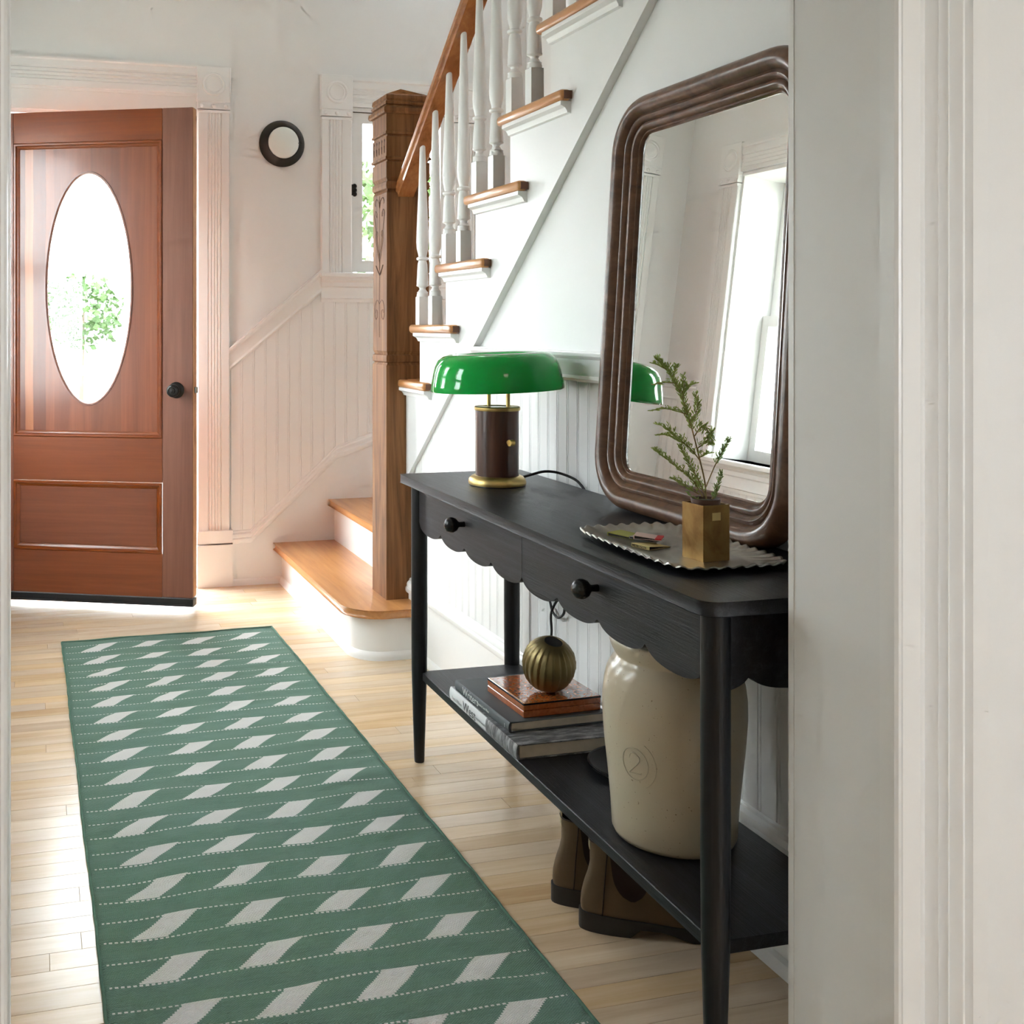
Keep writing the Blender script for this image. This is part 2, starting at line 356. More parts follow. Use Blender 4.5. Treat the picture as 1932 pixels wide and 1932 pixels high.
def tube(pts, r, n=8, taper=None):
    pts = [Vector(p) for p in pts]; V = []; Fc = []
    prev = None
    for i, p in enumerate(pts):
        t = (pts[min(i + 1, len(pts) - 1)] - pts[max(i - 1, 0)]).normalized()
        if prev is None:
            u = t.orthogonal().normalized()
        else:
            u = (prev - t * prev.dot(t)); u = u.normalized() if u.length > 1e-6 else t.orthogonal().normalized()
        prev = u; w2 = t.cross(u)
        rr = r * (1 if taper is None else 1 + (taper - 1) * i / (len(pts) - 1))
        V += [tuple(p + u * rr * math.cos(2 * PI * k / n) + w2 * rr * math.sin(2 * PI * k / n)) for k in range(n)]
    for j in range(len(pts) - 1):
        for k in range(n): Fc.append((j * n + k, j * n + (k + 1) % n, (j + 1) * n + (k + 1) % n, (j + 1) * n + k))
    Fc.append(tuple(range(n - 1, -1, -1))); L = (len(pts) - 1) * n; Fc.append(tuple(range(L, L + n)))
    return V, Fc
def spline(pts, k=8):
    pts = [Vector(p) for p in pts]; out = []
    for i in range(len(pts) - 1):
        p0, p1, p2, p3 = pts[max(i - 1, 0)], pts[i], pts[i + 1], pts[min(i + 2, len(pts) - 1)]
        for j in range(k):
            t = j / k
            out.append(0.5 * ((2 * p1) + (p2 - p0) * t + (2 * p0 - 5 * p1 + 4 * p2 - p3) * t * t + (3 * p1 - p0 - 3 * p2 + p3) * t ** 3))
    out.append(pts[-1]); return out
def xf(vf, mtx): return [tuple(mtx @ Vector(p)) for p in vf[0]], vf[1]
def text(name, s, size, mt, parent, mtx, extrude_=0.0002, align='LEFT'):
    cu = bpy.data.curves.new(name, 'FONT'); cu.body = s; cu.size = size; cu.extrude = extrude_; cu.align_x = align; cu.resolution_u = 3
    tmp = bpy.data.objects.new(name + '_curve', cu); C.objects.link(tmp)
    me = bpy.data.meshes.new_from_object(tmp.evaluated_get(bpy.context.evaluated_depsgraph_get()))
    bpy.data.objects.remove(tmp); me.materials.clear(); me.materials.append(M[mt])
    o = bpy.data.objects.new(name, me); C.objects.link(o); o.parent = parent; o.matrix_local = mtx
    return o

# ------------------------------------------------------------------ the setting
YB, XR, XS, XL, ZC = 4.79, 1.308, 1.286, -0.52, 2.75
def struct(name, vf, mt, label, cat, smooth=False):
    o = obj(name, vf, mt, None, smooth); tag(o, label, cat, kind='structure'); return o

floor = struct('floor', box(-0.56, 2.3, 1.10, 4.95, -0.05, -0.0065), 'gap_dark', 'pale maple strip floor of the hallway under the green runner', 'floor')
rw = 0.0572; y = 1.15; row = 0
while y < YB:
    x = -0.52 - random.random() * 0.6
    y1 = min(y + rw - 0.0004, YB)
    while x < 1.30:
        L = random.uniform(0.55, 1.35); a, b_ = max(x, -0.52), min(x + L - 0.0004, 1.30)
        if b_ - a > 0.02:
            cxp = (a + b_) / 2; cyp = (y + y1) / 2
            o = obj('floor_plank', bevel(box(-(b_ - a) / 2, (b_ - a) / 2, -(y1 - y) / 2, (y1 - y) / 2, -0.006, 0.0), 0.0005), 'floor_maple', floor)
            o.location = (cxp, cyp, 0)
        x += L
    y += rw; row += 1
struct('floor_near', box(-2.4, 3.0, -3.0, 1.15, -0.05, 0), 'floor_maple', 'maple floor of the room on the near side of the cased opening', 'floor')
struct('ceiling', box(-0.6, 1.24, 1.2, 4.95, ZC, ZC + 0.1), 'ceiling_paint', 'white plaster ceiling over the hallway', 'ceiling')
struct('ceiling_upper', box(1.24, 2.45, 1.0, 4.95, 4.6, 4.7), 'ceiling_paint', 'white ceiling high above the staircase', 'ceiling')
struct('ceiling_near', box(-2.5, 3.1, -3.1, 1.3, ZC, ZC + 0.1), 'ceiling_paint', 'white ceiling of the near room', 'ceiling')
struct('wall_upper', box(1.20, 1.24, 1.2, 4.95, ZC, 4.6), 'wall_paint', 'white wall above the hallway ceiling beside the stairwell', 'wall')

DX0, DX1, DZ = -0.205, 0.70, 2.075       # front door opening
WX0, WX1, WZ0, WZ1 = 1.405, 1.905, 1.392, 2.135   # stair window opening
wb = join(box(-0.7, DX0, YB, 4.94, 0, ZC), box(DX0, DX1, YB, 4.94, DZ, ZC), box(DX1, WX0, YB, 4.94, 0, ZC),
          box(WX0, WX1, YB, 4.94, 0, WZ0), box(WX0, WX1, YB, 4.94, WZ1, ZC), box(WX1, 2.40, YB, 4.94, 0, ZC), box(1.20, 1.55, YB, 4.94, ZC, 4.6), box(2.15, 2.40, YB, 4.94, ZC, 4.6), box(1.55, 2.15, YB, 4.94, ZC, 3.3), box(1.55, 2.15, YB, 4.94, 4.2, 4.6))  # hole in the upper part added to let daylight into the stairwell
wall_back = struct('wall_back', wb, 'wall_paint', 'white far wall with the front door, round sconce and stair window', 'wall')
LW0, LW1, LZ0, LZ1 = 3.62, 4.35, 0.78, 2.075     # side window opening (left wall)
LT = 0.26
L20, L21 = 2.42, 2.86
wl = join(box(XL - LT, XL, 1.32, L20, 0, ZC), box(XL - LT, XL, L21, LW0, 0, ZC), box(XL - LT, XL, L20, L21, 0, LZ0), box(XL - LT, XL, L20, L21, LZ1, ZC), box(XL - LT, XL, LW1, 4.94, 0, ZC), box(XL - LT, XL, LW0, LW1, 0, LZ0), box(XL - LT, XL, LW0, LW1, LZ1, ZC))
wall_left = struct('wall_left', wl, 'wall_paint', 'white side wall with a tall window, seen in the mirror', 'wall')
struct('wall_stair', box(2.28, 2.40, 1.3, 4.79, 0, 4.6), 'wall_paint', 'white wall on the far side of the staircase', 'wall')
wf = join(box(1.06, 3.0, 1.16, 1.322, 0, ZC), box(-2.4, -0.045, 1.16, 1.322, 0, ZC), box(-0.045, 1.06, 1.16, 1.322, 2.22, ZC), box(1.2, 2.4, 1.16, 1.322, ZC, 4.6))
wall_front = struct('wall_front', wf, 'wall_paint', 'white near wall around the cased opening', 'wall')
struct('wall_near_left', box(-2.52, -2.4, -3.0, 1.32, 0, ZC), 'wall_paint', 'white left wall of the near room', 'wall')
struct('wall_near_right', box(3.0, 3.12, -3.0, 1.32, 0, ZC), 'wall_paint', 'white right wall of the near room', 'wall')
struct('wall_near_rear', join(box(-2.5, 1.25, -3.12, -3.0, 0, ZC), box(2.25, 3.1, -3.12, -3.0, 0, ZC), box(1.25, 2.25, -3.12, -3.0, 0, 0.95), box(1.25, 2.25, -3.12, -3.0, 2.25, ZC)),
       'wall_paint', 'white rear wall of the near room with an unseen opening added for fill daylight', 'wall')

# the stair: heights and nosing lines
Z5, RISE, RUN, NB = 0.962, 0.1935, 0.2445, 3.560   # NB: nosing of tread 6 (first with balusters)
def tz(k): return Z5 + RISE * (k - 5)
def nose(k): return 3.81 if k == 5 else NB - RUN * (k - 6)
def riser(k): return nose(k) - 0.022
def skirt_low(y): return 0.648 + (3.628 - y) * 0.79
NTOP = 14
saw = []
saw.append((3.68, tz(5) - 0.03))
for k in range(6, NTOP + 1):
    saw.append((riser(k), tz(k - 1) - 0.03)); saw.append((riser(k), tz(k) - 0.03))
saw.append((1.322, tz(NTOP) - 0.03))
poly = [(1.322, 0.0), (3.68, 0.0)] + saw
wall_right = struct('wall_right', prism(poly, 'x', XR, 1.40), 'wall_paint', 'white wall under the staircase behind the console table', 'wall')

# beadboard boards: profile across one board
PITCH = 0.0535
def bead_board(x0, zl, zu, place):
    prof = [(0.0002, 0), (0.0002, 0.0050), (0.0014, 0.0065), (0.0435, 0.0065), (0.0446, 0.0052), (0.0458, 0.0065), (0.0516, 0.0066), (0.0533, 0.0050), (0.0533, 0)]
    n = len(prof); v = []
    for up in (0, 1):
        for a, bb in prof: v.append(place(x0 + a, bb, (zu if up else zl)(x0 + a)))
    f = [tuple(range(n)), tuple(range(2 * n - 1, n - 1, -1))] + [(i, (i + 1) % n, n + (i + 1) % n, n + i) for i in range(n)]
    return v, f
yy = 1.325
while yy < 3.60:
    def zu(Y): return min(1.03, skirt_low(Y) + 0.01)
    obj('wainscot_board', bead_board(yy, lambda Y: 0.245, zu, lambda a, b_, z: (XR - b_, a, z)), 'trim_paint', wall_right)
    yy += PITCH
def bk_low(x): return 0.205 if x < 0.94 else (0.205 + (x - 0.94) * 0.92 if x < 1.335 else 0.568 + (x - 1.335) * 0.34)
def bk_up(x): return min(1.0 + (x - 0.85) * 0.833, 1.27)
xx = 0.85
while xx < 2.24:
    obj('wainscot_board', bead_board(xx, lambda X: bk_low(X) + 0.02, lambda X: bk_up(X), lambda a, b_, z: (a, YB - b_, z)), 'trim_paint', wall_back)
    xx += PITCH
yy = 1.34
while yy < 4.74:
    zt = 0.66 if (LW0 - 0.16 < yy + 0.05 and yy < LW1 + 0.10) or (L20 - 0.16 < yy + 0.05 and yy < L21 + 0.10) else 1.03
    obj('wainscot_board', bead_board(yy, lambda Y: 0.245, lambda Y: zt, lambda a, b_, z: (XL + b_, a, z)), 'trim_paint', wall_left)
    yy += PITCH

RAIL = [(-0.037, 0), (-0.037, 0.012), (-0.030, 0.017), (-0.022, 0.012), (-0.016, 0.012), (0.004, 0.013), (0.018, 0.017), (0.026, 0.025), (0.032, 0.026), (0.034, 0.022), (0.037, 0.021), (0.037, 0)]
BCAP = [(-0.025, 0), (-0.025, 0.022), (-0.018, 0.025), (-0.008, 0.025), (-0.003, 0.020), (0.004, 0.020), (0.010, 0.018), (0.016, 0.011), (0.021, 0.010), (0.024, 0.007), (0.025, 0)]
SHOE = [(0, 0), (0, 0.014), (0.012, 0.013), (0.022, 0.008), (0.028, 0.0)]
def rail_right():
    t = T('trim_1', (XR, 2.2, 1.05)); tag(t.o, 'white moulded chair rail on the wall behind the table lamp', 'chair rail', kind='structure')
    t.add('rail', extrude(RAIL, (XR, 1.322, 1.053), (XR, 3.105, 1.053), (0, 0, 1), (-1, 0, 0)), 'trim_paint', smooth=True, angle=25)
rail_right()
def base_right():
    t = T('baseboard_right', (XR, 2.2, 0)); tag(t.o, 'tall white baseboard with moulded cap behind the console table', 'baseboard', kind='structure')
    t.add('board', box(XR - 0.013, XR, 1.322, 3.68, 0, 0.215), 'trim_paint')
    t.add('cap_moulding', extrude(BCAP, (XR, 1.322, 0.230), (XR, 3.68, 0.230), (0, 0, 1), (-1, 0, 0)), 'trim_paint', smooth=True, angle=25)
    t.add('shoe_moulding', extrude(SHOE, (XR - 0.013, 1.322, 0), (XR - 0.013, 3.585, 0), (0, 0, 1), (-1, 0, 0)), 'trim_paint', smooth=True, angle=25)
base_right()
def base_back():
    t = T('baseboard_back', (1.2, YB, 0)); tag(t.o, 'white baseboard climbing the far wall beside the first steps', 'baseboard', kind='structure')
    xs = [0.855, 0.94, 1.335, 1.52, 2.28]
    poly = [(0.855, 0), (2.28, 0)] + [(x, bk_low(x) + 0.01) for x in reversed(xs)]
    t.add('board', prism(poly, 'y', YB - 0.013, YB), 'trim_paint')
    t.add('cap_moulding', sweep(BCAP, [(x, YB, bk_low(x) + (0.012 if 0.9 < x < 1.3 else 0.008)) for x in xs], (0, 0, 1.15), (0, -1, 0)), 'trim_paint', smooth=True, angle=25)
    t.add('shoe_moulding', extrude(SHOE, (0.855, YB - 0.013, 0), (1.09, YB - 0.013, 0), (0, 0, 1), (0, -1, 0)), 'trim_paint', smooth=True, angle=25)
    r = T('trim_2', (1.05, YB, 1.18)); tag(r.o, 'white chair rail slanting up the far wall from door to window', 'chair rail', kind='structure')
    r.add('rail', sweep(RAIL, [(0.84, YB, 1.0), (1.265, YB, 1.353)], (0, 0, 1.42), (0, -1, 0)), 'trim_paint', smooth=True, angle=25)
base_back()
def base_left():
    t = T('baseboard_left', (XL, 3, 0)); tag(t.o, 'white baseboard along the window wall', 'baseboard', kind='structure')
    t.add('board', box(XL, XL + 0.013, 1.322, YB, 0, 0.215), 'trim_paint')
    t.add('cap_moulding', extrude(BCAP, (XL, 1.322, 0.230), (XL, YB, 0.230), (0, 0, 1), (1, 0, 0)), 'trim_paint', smooth=True, angle=25)
    r = T('trim_3', (XL, 4.6, 1.05)); tag(r.o, 'white chair rail beside the side window, reflected in the mirror', 'chair rail', kind='structure')
    r.add('rail', extrude(RAIL, (XL, LW1 + 0.142, 1.053), (XL, YB, 1.053), (0, 0, 1), (1, 0, 0)), 'trim_paint', smooth=True, angle=25)
    r.add('rail', extrude(RAIL, (XL, L21 + 0.142, 1.053), (XL, LW0 - 0.142, 1.053), (0, 0, 1), (1, 0, 0)), 'trim_paint', smooth=True, angle=25)
base_left()

# fluted casing profile, rosette corner blocks, plinths
CW = 0.142
def casing_prof(wd=CW, pr=0.022):
    P = [(0, 0), (0, pr - 0.004), (0.003, pr), (0.044, pr), (0.047, pr - 0.005)]
    x = 0.050
    for i in range(4):
        P += [(x, pr - 0.0045), (x + 0.003, pr - 0.001), (x + 0.008, pr), (x + 0.0105, pr - 0.002)]; x += 0.0135
    P += [(x, pr - 0.006), (x + 0.003, pr), (wd - 0.003, pr), (wd, pr - 0.004), (wd, 0)]
    return P
CPROF = casing_prof()
def corner_block(root, org, across, out, wd, hb, hd):
    # org: lower inner corner; across: unit vector along the wall; out: unit vector out of the wall
    A, O, Z = Vector(across), Vector(out), Vector((0, 0, 1)); g = Vector(org)
    def P(a, z, o_): return tuple(g + A * a + Z * z + O * o_)
    def bx(a0, a1, z0, z1, d):
        v = [P(a0, z0, 0), P(a1, z0, 0), P(a1, z1, 0), P(a0, z1, 0), P(a0, z0, d), P(a1, z0, d), P(a1, z1, d), P(a0, z1, d)]
        return v, [(0, 3, 2, 1), (4, 5, 6, 7), (0, 1, 5, 4), (1, 2, 6, 5), (2, 3, 7, 6), (3, 0, 4, 7)]
    blk = root.add('corner_block', bevel(bx(-0.004, wd + 0.004, hb, hb + hd, 0.028), 0.0025), 'trim_paint')
    root.add('block_foot', join(bx(0, wd, 0.03, hb, 0.025), bx(-0.002, wd + 0.002, 0.016, 0.03, 0.029), bx(0, wd, 0.0, 0.012, 0.026)), 'trim_paint', parent=blk)
    mtx = Matrix((( A.x, 0, O.x, 0), (A.y, 0, O.y, 0), (A.z, 1, O.z, 0), (0, 0, 0, 1)))
    ctr = g + A * wd / 2 + Z * (hb + hd / 2) + O * 0.028
    ring = lathe([(0.0, 0.0015), (0.030, 0.0015), (0.033, 0.0028), (0.036, 0.0015), (0.039, 0.0010), (0.042, 0.0040), (0.046, 0.0048), (0.050, 0.0030), (0.052, 0.0)], 36)
    root.add('rosette', xf(ring, Matrix.Translation(ctr) @ mtx), 'trim_paint', parent=blk, smooth=True)
    for q in (0.12, 0.5, 0.88):
        root.add('bead', xf(lathe([(0.011, -0.003), (0.009, 0.005), (0.005, 0.008), (0.0, 0.009)], 14), Matrix.Translation(g + A * wd * q + Z * (hb * 0.62) + O * 0.024) @ mtx), 'trim_paint', parent=blk, smooth=True)
    return blk

# front door frame
def door_frame():
    t = T('trim_4', (0.25, YB, 0)); tag(t.o, 'white fluted casing with rosette corner blocks around the front door', 'door casing', kind='structure')
    for side, x0, ac in (('r', DX1, (1, 0, 0)), ('l', DX0, (-1, 0, 0))):
        t.add('casing', extrude(CPROF, (x0, YB, 0.248), (x0, YB, 2.09), ac, (0, -1, 0)), 'trim_paint', smooth=True, angle=25)
        sx = ac[0]; a, b_ = sorted((x0 - sx * 0.002, x0 + sx * 0.155))
        t.add('plinth_block', join(box(a, b_, YB - 0.030, YB, 0, 0.185), box(a, b_, YB - 0.027, YB, 0.192, 0.232), box(a, b_, YB - 0.032, YB, 0.232, 0.248)), 'trim_paint')
        corner_block(t, (x0, YB, 2.089), ac, (0, -1, 0), CW, 0.046, 0.158)
        a, b_ = sorted((x0, x0 - sx * 0.020))
        t.add('jamb', box(a, b_, YB + 0.0, 4.94, 0.0, 2.06), 'trim_paint')
    HP = [(0, 0), (0, 0.014), (0.012, 0.014), (0.014, 0.020), (0.042, 0.020), (0.046, 0.012), (0.056, 0.018), (0.062, 0.012), (0.072, 0.018), (0.078, 0.012), (0.088, 0.018), (0.094, 0.012), (0.100, 0.020), (0.125, 0.020), (0.130, 0.028), (0.137, 0.028), (0.137, 0)]
    t.add('head_casing', extrude(HP, (DX0, YB, 2.157), (DX1, YB, 2.157), (0, 0, 1), (0, -1, 0)), 'trim_paint', smooth=True, angle=25)
    t.add('head_board', box(DX0, DX1, YB - 0.008, YB, 2.072, 2.157), 'trim_paint')
    t.add('head_jamb', box(DX0 + 0.02, DX1 - 0.02, YB, 4.94, 2.055, 2.075), 'trim_paint')
    t.add('threshold', box(DX0, DX1, YB - 0.02, 4.96, -0.004, 0.012), 'deck_paint')
door_frame()

# the door leaf, standing ajar: local x from hinge to latch, front face at local y = 0
def door():
    t = T('door_1', (-0.197, 4.743, 0.0), rz=math.atan2(-0.4068, 0.9135), local=True)
    tag(t.o, 'red-brown wooden front door standing ajar with a tall oval window', 'door', kind='structure')
    W, D = 0.90, 0.044
    t.add('stile', bevel(box(0.77, 0.8985, 0, D, 0.053, 2.032), 0.0025), 'door_wood')
    t.add('stile', bevel(box(0.0, 0.13, 0, D, 0.053, 2.032), 0.0025), 'door_wood')
    for z0, z1 in ((1.905, 2.032), (0.515, 0.695), (0.053, 0.228)):
        t.add('rail', bevel(box(0.1302, 0.7698, 0.0006, D, z0, z1), 0.0012), 'door_wood_h')
    t.add('latch_edge', box(0.8985, 0.9005, 0.002, D - 0.002, 0.06, 2.03), 'door_edge')
    def ring_rect(x0, x1, z0, z1, prof):
        # moulding mitred round a rectangle: prof = (inward offset, y)
        V, Fc = [], []; n = len(prof)
        for cx_, cz_, sx, sz in ((x0, z0, 1, 1), (x1, z0, -1, 1), (x1, z1, -1, -1), (x0, z1, 1, -1)):
            V += [(cx_ + sx * a, yv, cz_ + sz * a) for a, yv in prof]
        for k in range(4):
            k2 = (k + 1) % 4
            for i in range(n - 1): Fc.append((k * n + i, k2 * n + i, k2 * n + i + 1, k * n + i + 1))
        return V, Fc
    MP = [(0, 0.0005), (0.004, -0.004), (0.011, -0.004), (0.015, 0.003), (0.019, 0.005), (0.026, 0.012), (0.028, 0.012), (0.028, 0.016)]
    for i, (z0, z1) in enumerate(((0.695, 1.905), (0.228, 0.515))):
        t.add('panel_moulding', ring_rect(0.13, 0.77, z0, z1, MP), 'door_wood_h', smooth=True, angle=30)
    # upper panel with the oval cut out
    N = 72; ox, oz, rx, rz = 0.451, 1.305, 0.187, 0.477; x0, x1, z0, z1 = 0.13, 0.77, 0.695, 1.905
    angs = sorted([2 * PI * k / N for k in range(N)] + [math.atan2(zc - oz, xc - ox) % (2 * PI) for xc in (x0, x1) for zc in (z0, z1)])
    V, Fc = [], []
    for a in angs:
        c_, s_ = math.cos(a), math.sin(a)
        k = min([((x1 - ox) / c_) if c_ > 1e-9 else ((x0 - ox) / c_) if c_ < -1e-9 else 9, ((z1 - oz) / s_) if s_ > 1e-9 else ((z0 - oz) / s_) if s_ < -1e-9 else 9])
        o_ = (ox + c_ * k, oz + s_ * k); ph = math.atan2(s_ / rz, c_ / rx); e = (ox + rx * math.cos(ph), oz + rz * math.sin(ph))
        V += [(o_[0], 0.011, o_[1]), (e[0], 0.011, e[1]), (e[0], 0.033, e[1]), (o_[0], 0.033, o_[1])]
    n = len(angs)
    for k in range(n):
        k2 = (k + 1) % n
        for i in range(3): Fc.append((4 * k + i, 4 * k2 + i, 4 * k2 + i + 1, 4 * k + i + 1))
    up = t.add('panel', (V, Fc), 'door_panel_wood')
    ell = [(ox + rx * math.cos(2 * PI * k / 64), oz + rz * math.sin(2 * PI * k / 64)) for k in range(64)]
    t.add('glass_pane', prism(ell, 'y', 0.020, 0.024), 'pane_glass')
    path = [(p[0], 0.013, p[1]) for p in ell]; V, Fc = [], []
    for k, p in enumerate(ell):
        dx, dz = (p[0] - ox) / rx ** 2, (p[1] - oz) / rz ** 2; l_ = math.hypot(dx, dz); dx, dz = dx / l_, dz / l_
        V += [(p[0] + dx * a, yv, p[1] + dz * a) for a, yv in ((0.004, 0.0115), (0.003, 0.007), (-0.003, 0.007), (-0.007, 0.012), (-0.008, 0.020))]
    for k in range(64):
        k2 = (k + 1) % 64
        for i in range(4): Fc.append((5 * k + i, 5 * k2 + i, 5 * k2 + i + 1, 5 * k + i + 1))
    t.add('oval_bead', (V, Fc), 'door_wood', parent=up, smooth=True)
    t.add('panel', bevel(box(0.155, 0.745, 0.010, 0.033, 0.253, 0.490), 0.002), 'door_wood_h')
    t.add('door_sweep', join(box(0.0, 0.90, -0.004, D + 0.002, 0.020, 0.050), box(0.0, 0.90, -0.009, 0.0, 0.022, 0.028)), 'rubber_black')
    # door knob with its round rose, turned profile along local -y
    kx, kz = 0.83, 0.892
    rose = lathe([(0.0, 0.0), (0.032, 0.0), (0.033, 0.004), (0.029, 0.009), (0.022, 0.011), (0.013, 0.013), (0.0, 0.013)], 32)
    knob = lathe([(0.011, 0.010), (0.011, 0.030), (0.014, 0.034), (0.022, 0.040), (0.026, 0.047), (0.026, 0.054), (0.023, 0.060), (0.017, 0.0625), (0.016, 0.0605), (0.012, 0.0605), (0.011, 0.063), (0.0, 0.0645)], 32)
    R = Matrix.Translation((kx, 0, kz)) @ Matrix.Rotation(PI / 2, 4, 'X')
    k = t.add('door_knob', xf(knob, R), 'bronze_dark', smooth=True); t.add('rose', xf(rose, R), 'bronze_dark', parent=k, smooth=True)
    t.add('latch_bolt', box(0.9005, 0.910, 0.014, 0.030, kz - 0.012, kz + 0.012), 'pewter')
    for z in (0.35, 1.05, 1.75): t.add('hinge', tube([(0.0, -0.008, z), (0.0, -0.008, z + 0.09)], 0.007, 10), 'bronze_dark', smooth=True)
door()

# windows
def window(name, org, across, out, wd, ht, label, sill_out=0.05, latch=False, meeting=False, dep=0.15):
    A, O, Z, g = Vector(across), Vector(out), Vector((0, 0, 1)), Vector(org)   # org: lower inner corner of the opening at wall face
    t = T(name, tuple(org)); tag(t.o, label, 'window', kind='structure')
    def bx(a0, a1, z0, z1, d0, d1):
        P = lambda a, z, d: tuple(g + A * a + Z * z + O * d)
        v = [P(a0, z0, d0), P(a1, z0, d0), P(a1, z1, d0), P(a0, z1, d0), P(a0, z0, d1), P(a1, z0, d1), P(a1, z1, d1), P(a0, z1, d1)]
        return v, [(0, 3, 2, 1), (4, 5, 6, 7), (0, 1, 5, 4), (1, 2, 6, 5), (2, 3, 7, 6), (3, 0, 4, 7)]
    zt = ht - 0.05
    for a0, ac in ((0.0, -A), (wd, A)):
        p = g + A * a0
        t.add('casing', extrude(CPROF, tuple(p), tuple(p + Z * zt), tuple(ac), tuple(O)), 'trim_paint', smooth=True, angle=25)
        corner_block(t, tuple(p + Z * zt), tuple(ac), tuple(O), CW, 0.046, 0.158)
        t.add('jamb', bx(a0 if ac == -A else a0 - 0.012, a0 + 0.012 if ac == -A else a0, 0, ht, -dep, 0.0), 'trim_paint')
    HP = [(0, 0), (0, 0.018), (0.018, 0.020), (0.022, 0.014), (0.036, 0.018), (0.040, 0.013), (0.054, 0.018), (0.058, 0.013), (0.072, 0.018), (0.078, 0.013), (0.084, 0.020), (0.112, 0.020), (0.118, 0.027), (0.132, 0.027), (0.132, 0)]
    t.add('head_casing', extrude(HP, tuple(g + Z * (ht + 0.015)), tuple(g + A * wd + Z * (ht + 0.015)), (0, 0, 1), tuple(O)), 'trim_paint', smooth=True, angle=25)
    t.add('head_jamb', bx(0, wd, ht - 0.004, ht + 0.012, -dep, 0.004), 'trim_paint')
    t.add('sill', bevel(bx(-CW - 0.01, wd + CW + 0.01, -0.022, 0.0, -dep, sill_out), 0.004), 'trim_paint')
    AP = [(0, 0), (0, 0.012), (0.014, 0.013), (0.018, 0.019), (0.030, 0.015), (0.066, 0.015), (0.072, 0.020), (0.090, 0.020), (0.100, 0.030), (0.112, 0.032), (0.112, 0)]
    t.add('apron', extrude(AP, tuple(g - A * CW - Z * 0.134), tuple(g + A * (wd + CW) - Z * 0.134), (0, 0, 1), tuple(O)), 'trim_paint', smooth=True, angle=25)
    s0, s1 = 0.014, wd - 0.014
    fw = 0.045
    def sash(z0, z1, d):
        sh = t.add('sash', join(bx(s0, s0 + fw, z0, z1, d, d + 0.034), bx(s1 - fw, s1, z0, z1, d, d + 0.034), bx(s0 + fw, s1 - fw, z1 - 0.048, z1, d, d + 0.034), bx(s0 + fw, s1 - fw, z0, z0 + 0.052, d, d + 0.034)), 'trim_paint')
        t.add('pane', bx(s0 + fw, s1 - fw, z0 + 0.052, z1 - 0.048, d + 0.014, d + 0.018), 'pane_glass', parent=sh)
        return sh
    if meeting:
        sash(0.0, ht / 2 + 0.02, -dep + 0.05); sash(ht / 2 - 0.02, ht - 0.006, -dep + 0.012)
    else:
        sh = sash(0.006, ht - 0.008, -0.040)
    if not meeting: t.add('sash_gap', join(bx(0.0121, 0.0139, 0.002, ht - 0.006, -0.02, -0.0065), bx(0.0121, wd - 0.0121, ht - 0.008, ht - 0.0045, -0.02, -0.0055)), 'sash_gap')
    if latch:
        for a0 in (0.0, wd):
            m_ = Matrix.Translation(g + A * a0 + Z * 0.385)
            sg = 1 if a0 == 0 else -1
            lt = t.add('latch', join(bx(a0 - 0.012 * sg if sg > 0 else a0, a0 if sg > 0 else a0 + 0.012, 0.345, 0.415, -0.004, 0.012), bx(min(a0, a0 + 0.012 * sg), max(a0, a0 + 0.012 * sg), 0.355, 0.405, -0.005, 0.006)), 'bronze_dark')
            for dz in (0.362, 0.380, 0.398):
                ctr = g + A * (a0 + sg * 0.020) + Z * dz + O * -0.002
                t.add('latch_leaf', xf(lathe([(0.0, -0.006), (0.010, -0.004), (0.012, 0.0), (0.009, 0.006), (0.0, 0.008)], 12), Matrix.Translation(ctr) @ Matrix.Rotation(PI / 2, 4, 'X')), 'bronze_dark', parent=lt, smooth=True)
    return t
window('window_1', (WX0, YB, WZ0), (1, 0, 0), (0, -1, 0), WX1 - WX0, WZ1 - WZ0, 'small white casement window above the stair landing behind the newel post', 0.045, latch=True)
window('window_2', (XL, LW1, LZ0), (0, -1, 0), (1, 0, 0), LW1 - LW0, LZ1 - LZ0, 'tall white sash window on the side wall, reflected in the mirror', 0.05, meeting=True, dep=LT)

window('window_3', (XL, L21, LZ0), (0, -1, 0), (1, 0, 0), L21 - L20, LZ1 - LZ0, 'tall white sash window, out of view, added to light the console table', 0.05, meeting=True, dep=LT)

